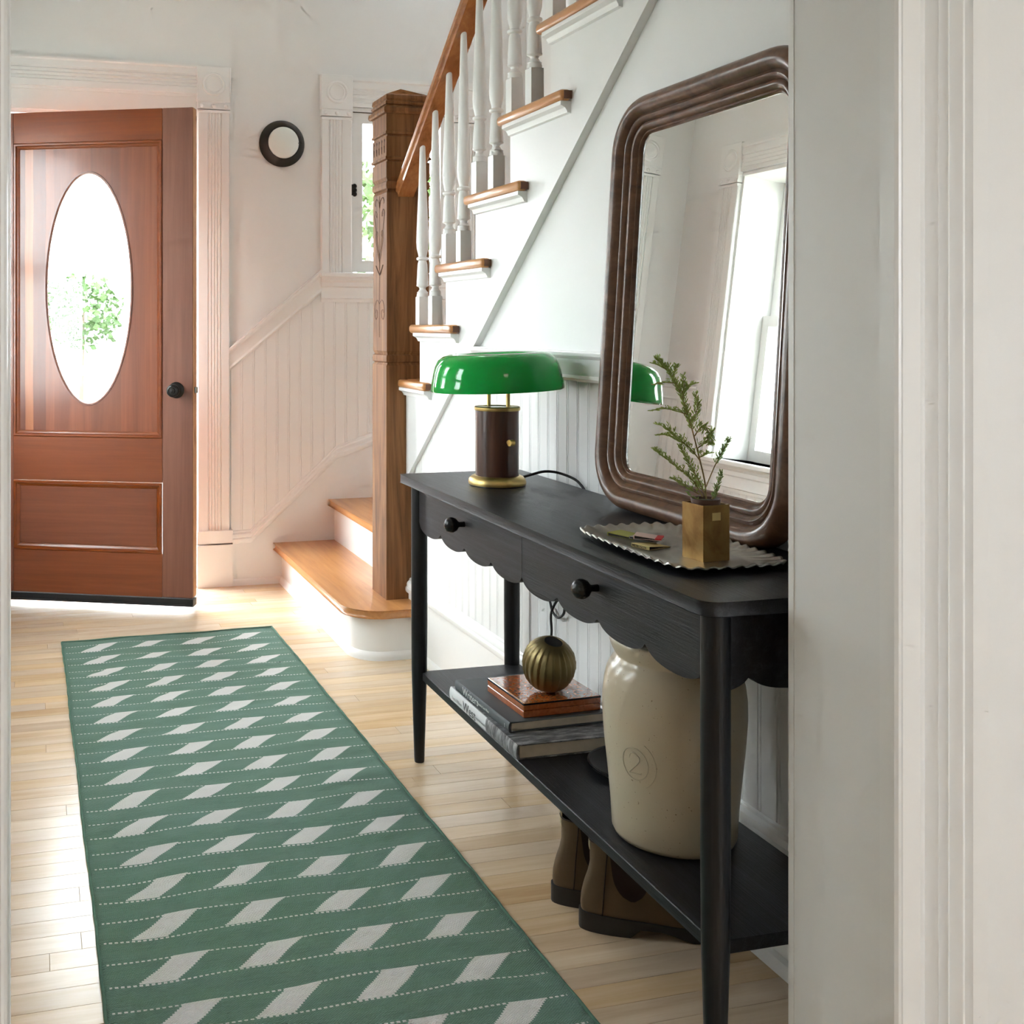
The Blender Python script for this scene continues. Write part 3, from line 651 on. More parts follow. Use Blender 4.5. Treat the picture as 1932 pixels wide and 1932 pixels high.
# cased opening the camera looks through
def opening():
    t = T('trim_5', (0.5, 1.24, 0)); tag(t.o, 'white cased opening with fluted trim framing the view', 'door casing', kind='structure')
    NP = [(0, 0), (0, 0.024), (0.003, 0.028), (0.006, 0.029), (0.008, 0.026), (0.0095, 0.028), (0.036, 0.028), (0.040, 0.024), (0.054, 0.016), (0.060, 0.022), (0.064, 0.027), (0.068, 0.022), (0.074, 0.017), (0.080, 0.026), (0.084, 0.022), (0.092, 0.016), (0.098, 0.024), (0.102, 0.027), (0.106, 0.022), (0.112, 0.020), (0.118, 0.027), (0.140, 0.028), (0.1425, 0.025), (0.1425, 0)]
    for x0, sx in ((1.04, 1), (-0.025, -1)):
        t.add('casing', extrude(NP, (x0, 1.16, 0.0), (x0, 1.16, 2.2), (sx, 0, 0), (0, -1, 0)), 'trim_paint', smooth=True, angle=25)
        t.add('hall_casing', extrude(CPROF, (x0 - sx * 0.0, 1.322, 0.0), (x0, 1.322, 2.2), (sx, 0, 0), (0, 0.62, 0)), 'trim_paint', smooth=True, angle=25)
        a, b_ = sorted((x0 + sx * 0.001, x0 + sx * 0.021)); t.add('jamb', box(a, b_, 1.16, 1.322, 0, 2.2), 'wall_paint')
    t.add('head_casing', extrude(NP, (-0.2, 1.16, 2.2), (1.22, 1.16, 2.2), (0, 0, 1), (0, -1, 0)), 'trim_paint', smooth=True, angle=25)
    t.add('head_jamb', box(-0.045, 1.06, 1.16, 1.322, 2.2, 2.221), 'trim_paint')
opening()

# ------------------------------------------------------------------ outside
ground = struct('ground', box(-30, 40, -40, 40, -0.75, -0.55), 'lawn', 'sunlit lawn outside the house', 'lawn')
def porch():
    t = T('porch', (0.5, 6, -0.5)); tag(t.o, 'pale painted porch with railing outside the oval door window', 'porch', kind='structure')
    t.add('deck', box(-1.0, 3.0, 4.96, 7.0, -0.16, -0.06), 'deck_paint')
    t.add('top_rail', box(-1.0, 3.0, 6.90, 6.98, 0.84, 0.90), 'deck_paint'); t.add('bottom_rail', box(-1.0, 3.0, 6.91, 6.97, 0.06, 0.11), 'deck_paint')
    base = obj('railing_baluster', box(-0.02, 0.02, -0.02, 0.02, 0, 0.74), 'deck_paint', t.o)
    base.location = (-1.4, 0.94, 0.60)
    for i in range(1, 34):
        o = base.copy(); C.objects.link(o); o.location = (-1.4 + i * 0.115, 0.94, 0.60)
    for x in (-0.9, 1.05, 2.9): t.add('porch_post', box(x - 0.06, x + 0.06, 6.88, 7.0, -0.06, 2.6), 'deck_paint')
porch()
def shrub(name, label, c, r, n, mt, seed, size=0.09):
    rnd = random.Random(seed)
    t = T(name, (c[0], c[1], -0.55)); tag(t.o, label, 'shrub')
    V, Fc = [], []
    for i in range(n):
        while True:
            p = Vector((rnd.uniform(-1, 1), rnd.uniform(-1, 1), rnd.uniform(-1, 1)))
            if 0.35 < p.length < 1: break
        p = Vector((c[0] + p.x * r[0], c[1] + p.y * r[1], c[2] + p.z * r[2]))
        q = Quaternion(Vector((rnd.uniform(-1, 1), rnd.uniform(-1, 1), rnd.uniform(-1, 1))).normalized(), rnd.uniform(0, 6))
        s_ = size * rnd.uniform(0.6, 1.3)
        k = len(V)
        for a in ((0, 0, 0), (0.35, 0.5, 0.06), (0, 1, 0), (-0.35, 0.5, 0.06)): V.append(tuple(p + q @ (Vector(a) * s_)))
        Fc.append((k, k + 1, k + 2, k + 3))
    fo = t.add('foliage', (V, Fc), mt); fo['kind'] = 'stuff'
    t.add('stem', tube([(c[0], c[1], -0.55), (c[0] + 0.05, c[1], c[2])], 0.04, 8, 0.4), 'vine_bark')
shrub('shrub', 'rounded green shrub beyond the porch railing seen through the oval glass', (0.50, 12.5, 1.30), (0.50, 0.6, 0.42), 900, 'shrub_leaf', 1)
shrub('shrub', 'small yellow-green shrub beyond the railing in the oval glass', (-0.30, 12.9, 1.25), (0.30, 0.4, 0.36), 400, 'shrub_leaf_pale', 2)
shrub('shrub', 'loose pale green bush outside the stair window', (4.1, 10.2, 1.5), (1.2, 0.8, 1.3), 1100, 'shrub_leaf_pale', 3, 0.12)
shrub('shrub', 'leafy bush outside the stair window beside the newel post', (2.75, 9.6, 2.3), (0.5, 0.5, 0.5), 300, 'shrub_leaf_pale', 4, 0.12)
shrub('shrub', 'tall green bush outside the side window seen in the mirror', (-3.0, 4.6, 1.6), (0.9, 1.9, 1.6), 1000, 'shrub_leaf_pale', 5, 0.13)

# ------------------------------------------------------------------ staircase
def staircase():
    t = T('staircase', (1.3, 3.7, 0)); tag(t.o, 'white painted staircase with oak treads, carved newel post and turned balusters', 'staircase')
    def arc(cx_, cy_, r, a0, a1, n=10): return [(cx_ + r * math.cos(a0 + (a1 - a0) * i / n), cy_ + r * math.sin(a0 + (a1 - a0) * i / n)) for i in range(n + 1)]
    # step 1: bullnose
    def bull(x0, y0, R, xr): return [(x0, YB - 0.014)] + arc(x0 + R, y0 + R, R, PI, 1.5 * PI) + [(xr, y0), (xr, 3.70), (1.40, 3.70), (1.40, YB - 0.014)]
    t.add('tread', bevel(prism(bull(1.048, 3.548, 0.125, XR - 0.015), 'z', 0.152, 0.180), 0.009, 3), 'tread_wood', smooth=True, angle=50)
    t.add('riser', prism(bull(1.080, 3.582, 0.105, XR - 0.015), 'z', 0.0, 0.152), 'trim_paint', smooth=True, angle=50)
    path = [(x, y_, 0) for x, y_ in [(1.080, YB - 0.014)] + arc(1.185, 3.687, 0.105, PI, 1.5 * PI) + [(XR - 0.015, 3.582)]]
    V, Fc = [], []; n = len(SHOE)
    for i, p in enumerate(path):
        a, b_ = path[max(i - 1, 0)], path[min(i + 1, len(path) - 1)]
        d = Vector((b_[0] - a[0], b_[1] - a[1], 0)).normalized(); o_ = Vector((d.y, -d.x, 0))
        V += [(p[0] + o_.x * k_, p[1] + o_.y * k_, z) for z, k_ in SHOE]
    for j in range(len(path) - 1):
        for i in range(n): Fc.append((j * n + i, j * n + (i + 1) % n, (j + 1) * n + (i + 1) % n, (j + 1) * n + i))
    t.add('shoe_moulding', (V, Fc), 'trim_paint', smooth=True, angle=30)
    # step 2 and winders turning behind the newel
    W = {2: [(1.302, YB - 0.014), (1.302, 3.86), (1.38, 3.86), (1.86, YB - 0.014)],
         3: [(1.38, 3.84), (1.82, YB - 0.014), (2.28, YB - 0.014), (2.28, 4.30)],
         4: [(1.38, 3.80), (2.28, 4.34), (2.28, 3.78), (1.38, 3.78)]}
    Zs = {2: 0.365, 3: 0.565, 4: 0.765}
    for k, pl in W.items():
        ctr = Vector((sum(p[0] for p in pl) / len(pl), sum(p[1] for p in pl) / len(pl)))
        t.add('tread', bevel(prism(pl, 'z', Zs[k] - 0.028, Zs[k]), 0.008, 2), 'tread_wood', smooth=True, angle=50)
        pi_ = [(p[0] + (0.022 if k == 2 and p[0] < 1.31 else 0), p[1]) for p in pl]
        t.add('riser', prism(pi_, 'z', 0.0, Zs[k] - 0.028), 'trim_paint')
    SC = [(0, 0), (0, 0.028), (-0.010, 0.028), (-0.013, 0.022), (-0.016, 0.016), (-0.024, 0.011), (-0.028, 0.010), (-0.030, 0.0)]
    for k in range(5, NTOP + 1):
        z1, z0 = tz(k), tz(k) - 0.028; ny = nose(k) if k > 5 else 3.78
        yb = nose(k + 1) - 0.02
        main = bevel(box(XS - 0.001, 2.28, yb, ny, z0, z1), 0.008, 2)
        ry1 = min(ny, 3.68) if k == 5 else ny
        ry0 = nose(k) - 0.386 if k > 5 else 3.415
        ret = bevel(box(1.252, XS - 0.0012, ry0, ry1, z0, z1), 0.010, 3)
        tr = t.add('tread', main, 'tread_wood', smooth=True, angle=50)
        t.add('return_nosing', ret, 'tread_wood', parent=tr, smooth=True, angle=50)
        t.add('end_grain', box(1.262, XS - 0.003, ry0 - 0.0012, ry0 + 0.002, z0 + 0.004, z1 - 0.004), 'end_grain', parent=tr)
        t.add('scotia', extrude(SC, (XS, ry0 + 0.010, z0), (XS, ry1 - (0.028 if k > 5 else 0), z0), (0, 0, 1), (-1, 0, 0)), 'trim_paint', parent=tr, smooth=True, angle=30)
        if k > 5: t.add('riser', box(XS + 0.0015, 2.28, riser(k) - 0.016, riser(k), tz(k - 1), z0), 'trim_paint')
    # skirt board with its stepped upper edge
    sp = [(3.68, skirt_low(3.68)), (1.322, skirt_low(1.322))] + [(p[0], p[1]) for p in reversed(saw)]
    t.add('stringer_board', prism(sp, 'x', XS, XR + 0.001), 'trim_paint')
    # newel post
    nx0, nx1, ny0, ny1 = 1.212, 1.375, 3.680, 3.843
    nc = ((nx0 + nx1) / 2, (ny0 + ny1) / 2)
    def sq(h): return [(nc[0] - h, nc[1] - h), (nc[0] + h, nc[1] - h), (nc[0] + h, nc[1] + h), (nc[0] - h, nc[1] + h)]
    def stack(levels):
        V, Fc = [], []
        for z, h in levels: V += [(x, y_, z) for x, y_ in sq(h)]
        for j in range(len(levels) - 1):
            for i in range(4): Fc.append((4 * j + i, 4 * j + (i + 1) % 4, 4 * j + 4 + (i + 1) % 4, 4 * j + 4 + i))
        Fc.append((3, 2, 1, 0)); L = 4 * (len(levels) - 1); Fc.append((L, L + 1, L + 2, L + 3))
        return V, Fc
    H = 0.0815
    def notch(z): return [(z - 0.022, H), (z - 0.014, H - 0.006), (z - 0.012, H - 0.001), (z, H + 0.001), (z + 0.012, H - 0.001), (z + 0.014, H - 0.006), (z + 0.022, H)]
    HS = H - 0.002
    lv = [(0.180, H), (1.010, H), (1.020, H - 0.007), (1.024, H - 0.001), (1.035, H), (1.046, H - 0.001), (1.050, H - 0.007), (1.062, HS), (1.625, HS), (1.637, H - 0.007), (1.641, H - 0.001), (1.652, H + 0.001), (1.664, H - 0.001), (1.668, H - 0.006), (1.680, H),
          (1.735, H), (1.737, H - 0.005), (1.741, H - 0.005), (1.744, H + 0.004), (1.752, H + 0.004), (1.755, H), (1.825, H), (1.827, H - 0.004), (1.832, H - 0.004), (1.835, H + 0.003), (1.842, H + 0.003), (1.845, H), (1.905, H)]
    nw = t.add('newel_post', stack(lv), 'newel_wood')
    t.add('newel_cap', stack([(1.905, H), (1.907, H + 0.010), (1.914, H + 0.013), (1.926, H + 0.011), (1.934, H + 0.001), (1.938, H - 0.002), (1.940, H + 0.003), (1.948, H + 0.004), (1.953, H - 0.002), (1.956, H - 0.002), (1.960, H + 0.002), (1.974, H + 0.000), (1.976, H - 0.003)]), 'newel_wood', parent=nw)
    V = [(x, y_, 1.976) for x, y_ in sq(H - 0.003)] + [(nc[0], nc[1], 2.012)]
    t.add('cap_pyramid', (V, [(0, 1, 4), (1, 2, 4), (2, 3, 4), (3, 0, 4), (3, 2, 1, 0)]), 'newel_cap_wood', parent=nw)
    # carving on the face towards the door (x = nx0)
    fx = nc[0] - H + 0.0006; fy = nc[1]
    def cv(pts, r=0.0007, k=6): return tube(spline([(fx, fy + a, z) for a, z in pts], k), r, 5)
    lines = [cv([(0, 1.11), (0, 1.62)], 0.0006, 2)]
    for s_ in (-1, 1):
        lines += [cv([(0, 1.40), (s_ * 0.030, 1.47), (s_ * 0.055, 1.56 - 0.02), (s_ * 0.058, 1.575 - 0.02), (s_ * 0.045, 1.59 - 0.02), (s_ * 0.030, 1.580 - 0.02), (s_ * 0.030, 1.555 - 0.01), (s_ * 0.040, 1.555)]),
                  cv([(0, 1.38), (s_ * 0.022, 1.42), (s_ * 0.040, 1.46), (s_ * 0.042, 1.485), (s_ * 0.030, 1.495), (s_ * 0.020, 1.485), (s_ * 0.026, 1.472)]),
                  cv([(0, 1.335), (s_ * 0.020, 1.35), (s_ * 0.040, 1.37)], 0.0016),
                  cv([(0, 1.575), (s_ * 0.012, 1.600), (s_ * 0.035, 1.612), (s_ * 0.052, 1.600), (s_ * 0.048, 1.588)]),
                  cv([(0, 1.23), (s_ * 0.028, 1.245), (s_ * 0.052, 1.225), (s_ * 0.056, 1.195), (s_ * 0.042, 1.175), (s_ * 0.026, 1.185), (s_ * 0.026, 1.205), (s_ * 0.040, 1.210), (s_ * 0.044, 1.198)])]
    t.add('carving', join(*lines), 'carve_line', parent=nw)
    for i in range(5):
        a = fy - 0.060 + i * 0.030
        t.add('carved_slot', join(xf(lathe([(0, 0), (0.0055, 0), (0.0055, 0.001), (0, 0.0015)], 10), Matrix.Translation((nc[0] - H - 0.0002, a, 1.812)) @ Matrix.Rotation(-PI / 2, 4, 'Y')),
              tube([(nc[0] - H, a, 1.812), (nc[0] - H, a, 1.790)], 0.0010, 5), tube([(nc[0] - H, a, 1.792), (nc[0] - H, a, 1.768)], 0.0034, 6, 0.5)), 'carve_line', parent=nw)
    # balusters
    BX = 1.281
    def baluster(h):
        b0 = box(-0.0185, 0.0185, -0.0185, 0.0185, 0, 0.095, 0.001)
        P = [(0.0165, 0.095), (0.0160, 0.103), (0.0150, 0.107), (0.0160, 0.110), (0.0120, 0.114), (0.0085, 0.121), (0.0100, 0.127), (0.0165, 0.131), (0.0170, 0.134), (0.0160, 0.137),
             (0.0162, 0.145), (0.0135, 0.205), (0.0118, 0.213), (0.0105, 0.217), (0.0160, 0.220), (0.0170, 0.2235), (0.0165, 0.227), (0.0110, 0.231), (0.0125, 0.240), (0.0160, 0.258), (0.0172, 0.280), (0.0168, 0.300), (0.0150, 0.36), (0.0115, h - 0.14), (0.0085, h)]
        P = [(r * (1.22 if z < 0.37 else 1.22 - 0.12 * (z - 0.37) / max(0.01, h - 0.37)), z) for r, z in P]
        return join(b0, lathe(P, 20))
    def rail_under(y_): return 1.752 + (3.503 - y_) * 0.792
    for k in range(6, NTOP):
        for j, dy in enumerate((0.062, 0.184)):
            yv = nose(k) - dy; h = rail_under(yv) - tz(k) + 0.012
            if tz(k) > 2.5: continue
            o = obj('baluster', baluster(h), 'trim_paint', t.o, True, None, 40); o.location = (BX - 1.3, yv - 3.7, tz(k))
    # handrail: moulded section swept up the slope
    HR = [(-0.026, 0.0), (0.026, 0.0), (0.028, 0.010), (0.034, 0.016), (0.034, 0.030), (0.030, 0.036), (0.031, 0.042), (0.026, 0.054), (0.014, 0.062), (0.0, 0.065), (-0.014, 0.062), (-0.026, 0.054), (-0.031, 0.042), (-0.030, 0.036), (-0.034, 0.030), (-0.034, 0.016), (-0.028, 0.010)]
    HR = [(a * 1.12, z * 1.2) for a, z in HR]
    ya, yc = 3.681, 1.45
    t.add('handrail', extrude(HR, (BX + 0.004, ya, rail_under(ya)), (BX + 0.004, yc, rail_under(yc)), (1, 0, 0), (0, 0, 1)), 'rail_wood', smooth=True, angle=28)
staircase()

# ------------------------------------------------------------------ wall sconce
def sconce():
    t = T('wall_sconce', (1.082, YB, 1.968), rot=(PI / 2, 0, 0), local=True); tag(t.o, 'round dark bronze wall sconce with a white glass disc beside the front door', 'wall light')
    t.add('backplate', lathe([(0.0, 0.0), (0.098, 0.0), (0.103, 0.004), (0.1045, 0.009), (0.103, 0.013), (0.075, 0.044), (0.073, 0.046), (0.071, 0.044), (0.070, 0.030), (0.0, 0.030)], 56), 'bronze_dark', smooth=True, angle=30)
    t.add('glass_disc', lathe([(0.071, 0.034), (0.070, 0.044), (0.062, 0.050), (0.034, 0.054), (0.0, 0.055)], 48), 'white_glass', smooth=True)
    t.add('switch_pin', box(0.060, 0.080, -0.002, 0.001, 0.044, 0.0475), 'bronze_dark')
sconce()

# ------------------------------------------------------------------ runner rug
def rug():
    o_rz = math.atan(0.016 / 2.2) * 1.0
    W, L = 0.782, 2.72
    nx, ny = 52, 240; V, Fc = [], []; uv = []
    rnd = random.Random(3); ph = [(rnd.uniform(0, 6), rnd.uniform(0, 6), rnd.uniform(0.6, 1.3)) for _ in range(6)]
    for j in range(ny + 1):
        for i in range(nx + 1):
            u, v_ = W * i / nx, L * j / ny
            z = 0.0045 + 0.0014 * math.sin(u * 9 * ph[0][2] + v_ * 34 + ph[0][0]) * math.sin(u * 5 + ph[1][0]) + 0.0012 * math.sin(v_ * 87 + u * 14 * math.sin(v_ * 3) + ph[2][0]) + 0.0008 * math.sin(v_ * 44 - u * 21 + ph[3][0])
            ex = 0.0012 * math.sin(v_ * 9) + 0.0006 * math.sin(v_ * 57 + 1)
            ey = 0.0035 * math.sin(u * 13 + v_ * 4) + 0.002 * math.sin(u * 29 + 2)
            V.append((u + (ex if i in (0, nx) else ex * 0.5), v_ + ey, max(z, 0.002))); uv.append((u, v_ + 0.0015 * math.sin(u * 17)))
    for j in range(ny):
        for i in range(nx): a = j * (nx + 1) + i; Fc.append((a, a + 1, a + nx + 2, a + nx + 1))
    t = T('runner_rug', (0.121, 1.343, 0), rz=o_rz, local=True)
    t.o['label'] = 'long green flat-woven runner with rows of white slanted diamonds'; t.o['category'] = 'rug'
    me = bpy.data.meshes.new('woven_cloth'); me.from_pydata(V, [], Fc); me.materials.append(M['rug_weave'])
    ul = me.uv_layers.new(name='UVMap')
    OFF = 2.062 - 1.343 - 0.1435 * 5     # phase of the diamond rows
    for lp in me.loops: ul.data[lp.index].uv = (uv[lp.vertex_index][0], uv[lp.vertex_index][1] - OFF + 0.1435)
    for p in me.polygons: p.use_smooth = True
    o = bpy.data.objects.new('woven_cloth', me); C.objects.link(o); o.parent = t.o
    sd = o.modifiers.new('thickness', 'SOLIDIFY'); sd.thickness = 0.0035; sd.offset = -1
    mat('rug_edge', (0.075, 0.165, 0.115), 0.9, var=0.3, vscale=90)
    for x_, nm in ((0.001, 'selvedge'), (W - 0.001, 'selvedge')):
        t.add(nm, tube([(x_ + 0.0012 * math.sin(k * 0.02 * 9) + 0.0006 * math.sin(k * 0.02 * 57 + 1), k * 0.02, 0.0042) for k in range(int(L / 0.02) + 1)], 0.0032, 6), 'rug_edge', smooth=True)
    t.add('end_hem', tube([(k * W / 40, L + 0.0035 * math.sin(k * W / 40 * 13 + L * 4) + 0.002 * math.sin(k * W / 40 * 29 + 2), 0.0045) for k in range(41)], 0.0038, 6), 'rug_edge', smooth=True)
rug()

# ------------------------------------------------------------------ console table (local: x towards the wall, y along its length, origin near front corner)
TABLE_H = 0.757
T_ROT = -math.atan(0.016 / 1.397)
def table():
    t = T('console_table', (0.932, 1.370, 0), rz=T_ROT, local=True); tag(t.o, 'black oak console table with scalloped drawer fronts and a low shelf', 'table')
    D, L, TK = 0.346, 1.397, 0.022; z1 = TABLE_H; z0 = z1 - TK
    r = 0.028
    pts = []
    for cx_, cy_, a0 in ((r, r, PI), (D - 0.004, 0.004, 1.5 * PI), (D - 0.004, L - 0.004, 0), (0.006, L - 0.006, 0.5 * PI)):
        rr = r if (cx_, cy_) == (r, r) else 0.005
        pts += [(cx_ + rr * math.cos(a0 + PI / 2 * k / 6), cy_ + rr * math.sin(a0 + PI / 2 * k / 6)) for k in range(7)]
    t.add('top', bevel(prism(pts, 'z', z0, z1), 0.002, 2), 'black_oak', smooth=True, angle=30)
    lx, ly = (0.042, D - 0.040), (0.040, L - 0.040)
    lp = [(0.0, 0.0), (0.0125, 0.0), (0.0135, 0.004), (0.0165, 0.10), (0.0205, 0.24), (0.0215, 0.36), (0.0215, z0), (0.0, z0)]
    leg0 = None
    for x in lx:
        for y_ in ly:
            if leg0 is None:
                leg0 = o = obj('leg', lathe(lp, 24), 'black_oak_leg', t.o, True)
            else:
                o = leg0.copy(); C.objects.link(o); o.parent = t.o
            o.location = (x, y_, 0)
    # scalloped edge: z of the lower edge at distance s along the apron, in scallops of width w
    zc, dp = 0.639, 0.027
    def edge(s, w): 
        u = (s % w) / w * 2 - 1
        return zc - dp * math.sqrt(max(0.0, 1 - abs(u) ** 2.3))
    a0, a1 = 0.062, L - 0.062; w = (a1 - a0) / 8; mid = (a0 + a1) / 2
    def apron_poly(s0, s1, w_, ph):
        n = max(16, int((s1 - s0) / w_ * 22)); low = []
        for i in range(n + 1):
            s_ = s0 + (s1 - s0) * i / n; low.append((s_, edge(s_ - ph, w_)))
        return [(s1, z0 - 0.0005), (s0, z0 - 0.0005)] + low
    for i, (s0, s1) in enumerate(((a0, mid - 0.0008), (mid + 0.0008, a1))):
        d = t.add('drawer', prism(apron_poly(s0 + 1e-5, s1 - 1e-5, w, a0), 'x', 0.034, 0.052), 'black_oak')
        kn = lathe([(0.0065, 0.0), (0.006, 0.012), (0.008, 0.016), (0.0145, 0.021), (0.0178, 0.029), (0.0180, 0.034), (0.0150, 0.043), (0.0080, 0.048), (0.0, 0.049)], 24)
        t.add('knob', xf(kn, Matrix.Translation((0.034, (s0 + s1) / 2, 0.688)) @ Matrix.Rotation(-PI / 2, 4, 'Y')), 'black_lacquer', parent=d, smooth=True)
    t.add('apron_rail', box(0.053, 0.068, a0 - 0.02, a1 + 0.02, 0.655, z0 - 0.001), 'black_oak')
    for y_ in (0.034, L - 0.050):
        t.add('end_apron', prism(apron_poly(0.05, D - 0.05, 0.155, D / 2 - 0.0775 - 0.155 + 0.0), 'y', y_, y_ + 0.016), 'black_oak')
    t.add('back_apron', box(D - 0.048, D - 0.032, 0.06, L - 0.06, 0.64, z0), 'black_oak')
    t.add('shelf', bevel(box(0.044, D - 0.022, 0.046, L - 0.046, 0.219, 0.240), 0.0015), 'black_oak')
table()

# ------------------------------------------------------------------ table lamp
def lamp():
    lc = (1.118, 2.515, TABLE_H)
    t = T('table_lamp', lc, local=True); tag(t.o, 'mushroom table lamp with green glass shade on a walnut and brass base', 'lamp')
    t.add('foot_pad', lathe([(0, 0), (0.069, 0), (0.069, 0.004), (0, 0.004)], 48), 'rubber_black', smooth=True)
    t.add('base', lathe([(0, 0.003), (0.0705, 0.003), (0.0715, 0.008), (0.0695, 0.016), (0.064, 0.022), (0.057, 0.025), (0.0, 0.025)], 56), 'brass_brushed', smooth=True)
    t.add('column', lathe([(0.0, 0.024), (0.0535, 0.024), (0.0535, 0.186), (0.0, 0.186)], 56), 'lamp_walnut', smooth=True)
    t.add('collar', lathe([(0.034, 0.186), (0.0555, 0.186), (0.0565, 0.188), (0.0565, 0.194), (0.0545, 0.196), (0.036, 0.196), (0.034, 0.194)], 56, close=True), 'brass_brushed', smooth=True, angle=30)
    t.add('diffuser', lathe([(0.0, 0.1945), (0.034, 0.1945), (0.034, 0.186), (0.0, 0.186)], 40), 'white_glass')
    R = Vector((math.cos(TH), -math.sin(TH), 0)); Fv = Vector((math.sin(TH), math.cos(TH), 0))
    for a, d in ((-0.016, 0.030), (0.022, -0.030)):
        p = R * a + Fv * d
        t.add('post', tube([(p.x, p.y, 0.19), (p.x, p.y, 0.262)], 0.0048, 14), 'brass_brushed', smooth=True)
    # thumb switch on the column
    p = (R * 0.0185 - Fv * 0.050)
    k = t.add('switch_knob', tube([tuple(p * 0.95 + Vector((0, 0, 0.111))), tuple(p * 1.26 + Vector((0, 0, 0.111)))], 0.0048, 16), 'brass', smooth=True)
    dirv = (-R * 0.85 - Fv * 0.5).normalized(); cpt = p * 1.26 + Vector((0, 0, 0.111))
    t.add('switch_cap', tube([tuple(cpt + dirv * 0.006), tuple(cpt - dirv * 0.007)], 0.0080, 20), 'brass', parent=k, smooth=True)
    # shade: blown dome with a sunken top, tipped a little
    P = [(0.163, 0.0), (0.1645, 0.003), (0.1620, 0.020), (0.1570, 0.045), (0.1520, 0.062), (0.1440, 0.077), (0.1310, 0.087), (0.1150, 0.0915), (0.1000, 0.0915), (0.0860, 0.087), (0.0760, 0.079), (0.0700, 0.068), (0.0640, 0.060), (0.0, 0.058)]
    Q = [(0.0, 0.054), (0.067, 0.056), (0.074, 0.066), (0.088, 0.083), (0.115, 0.0875), (0.130, 0.083), (0.141, 0.073), (0.149, 0.060), (0.154, 0.045), (0.159, 0.020), (0.161, 0.003)]
    sh = lathe(list(reversed(Q)) [::-1] and [(r, z) for r, z in P] , 72)
    inner = lathe([(r, z) for r, z in Q], 72)
    n = 72
    V = sh[0] + inner[0]; off = len(sh[0]); Fc = [f for f in sh[1] if len(f) == 4] + [tuple(i + off for i in f) for f in inner[1] if len(f) == 4]
    lastring = off + (len(Q) - 1) * n
    for k_ in range(n): Fc.append((k_, (k_ + 1) % n, lastring + (k_ + 1) % n, lastring + k_))
    ax = Vector((math.sin(TH), math.cos(TH), 0))
    mt = Matrix.Translation((0, 0, 0.237)) @ Matrix.Rotation(math.radians(-2.2), 4, ax)
    t.add('shade', xf((V, Fc), mt), 'green_glass', smooth=True, angle=60)
    cord = spline([(0.060, 0.015, 0.010), (0.090, -0.002, 0.022), (0.118, -0.028, 0.033), (0.146, -0.062, 0.030), (0.172, -0.100, 0.012), (0.1795, -0.120, -0.03), (0.1795, -0.06, -0.14), (0.1790, 0.03, -0.22), (0.178, 0.0691, -0.3009), (0.176, 0.0601, -0.3234), (0.172, 0.0394, -0.3387), (0.168, 0.0046, -0.3432), (0.166, -0.0295, -0.3251), (0.166, -0.0322, -0.3005), (0.168, 0.0046, -0.2990), (0.170, 0.0394, -0.3319), (0.172, 0.0512, -0.3553), (0.174, 0.0512, -0.3895), (0.174, 0.0572, -0.4212), (0.172, 0.060, -0.47), (0.170, 0.05, -0.513)], 8)
    t.add('power_cord', tube(cord, 0.0033, 8), 'cord_black', smooth=True)
lamp()

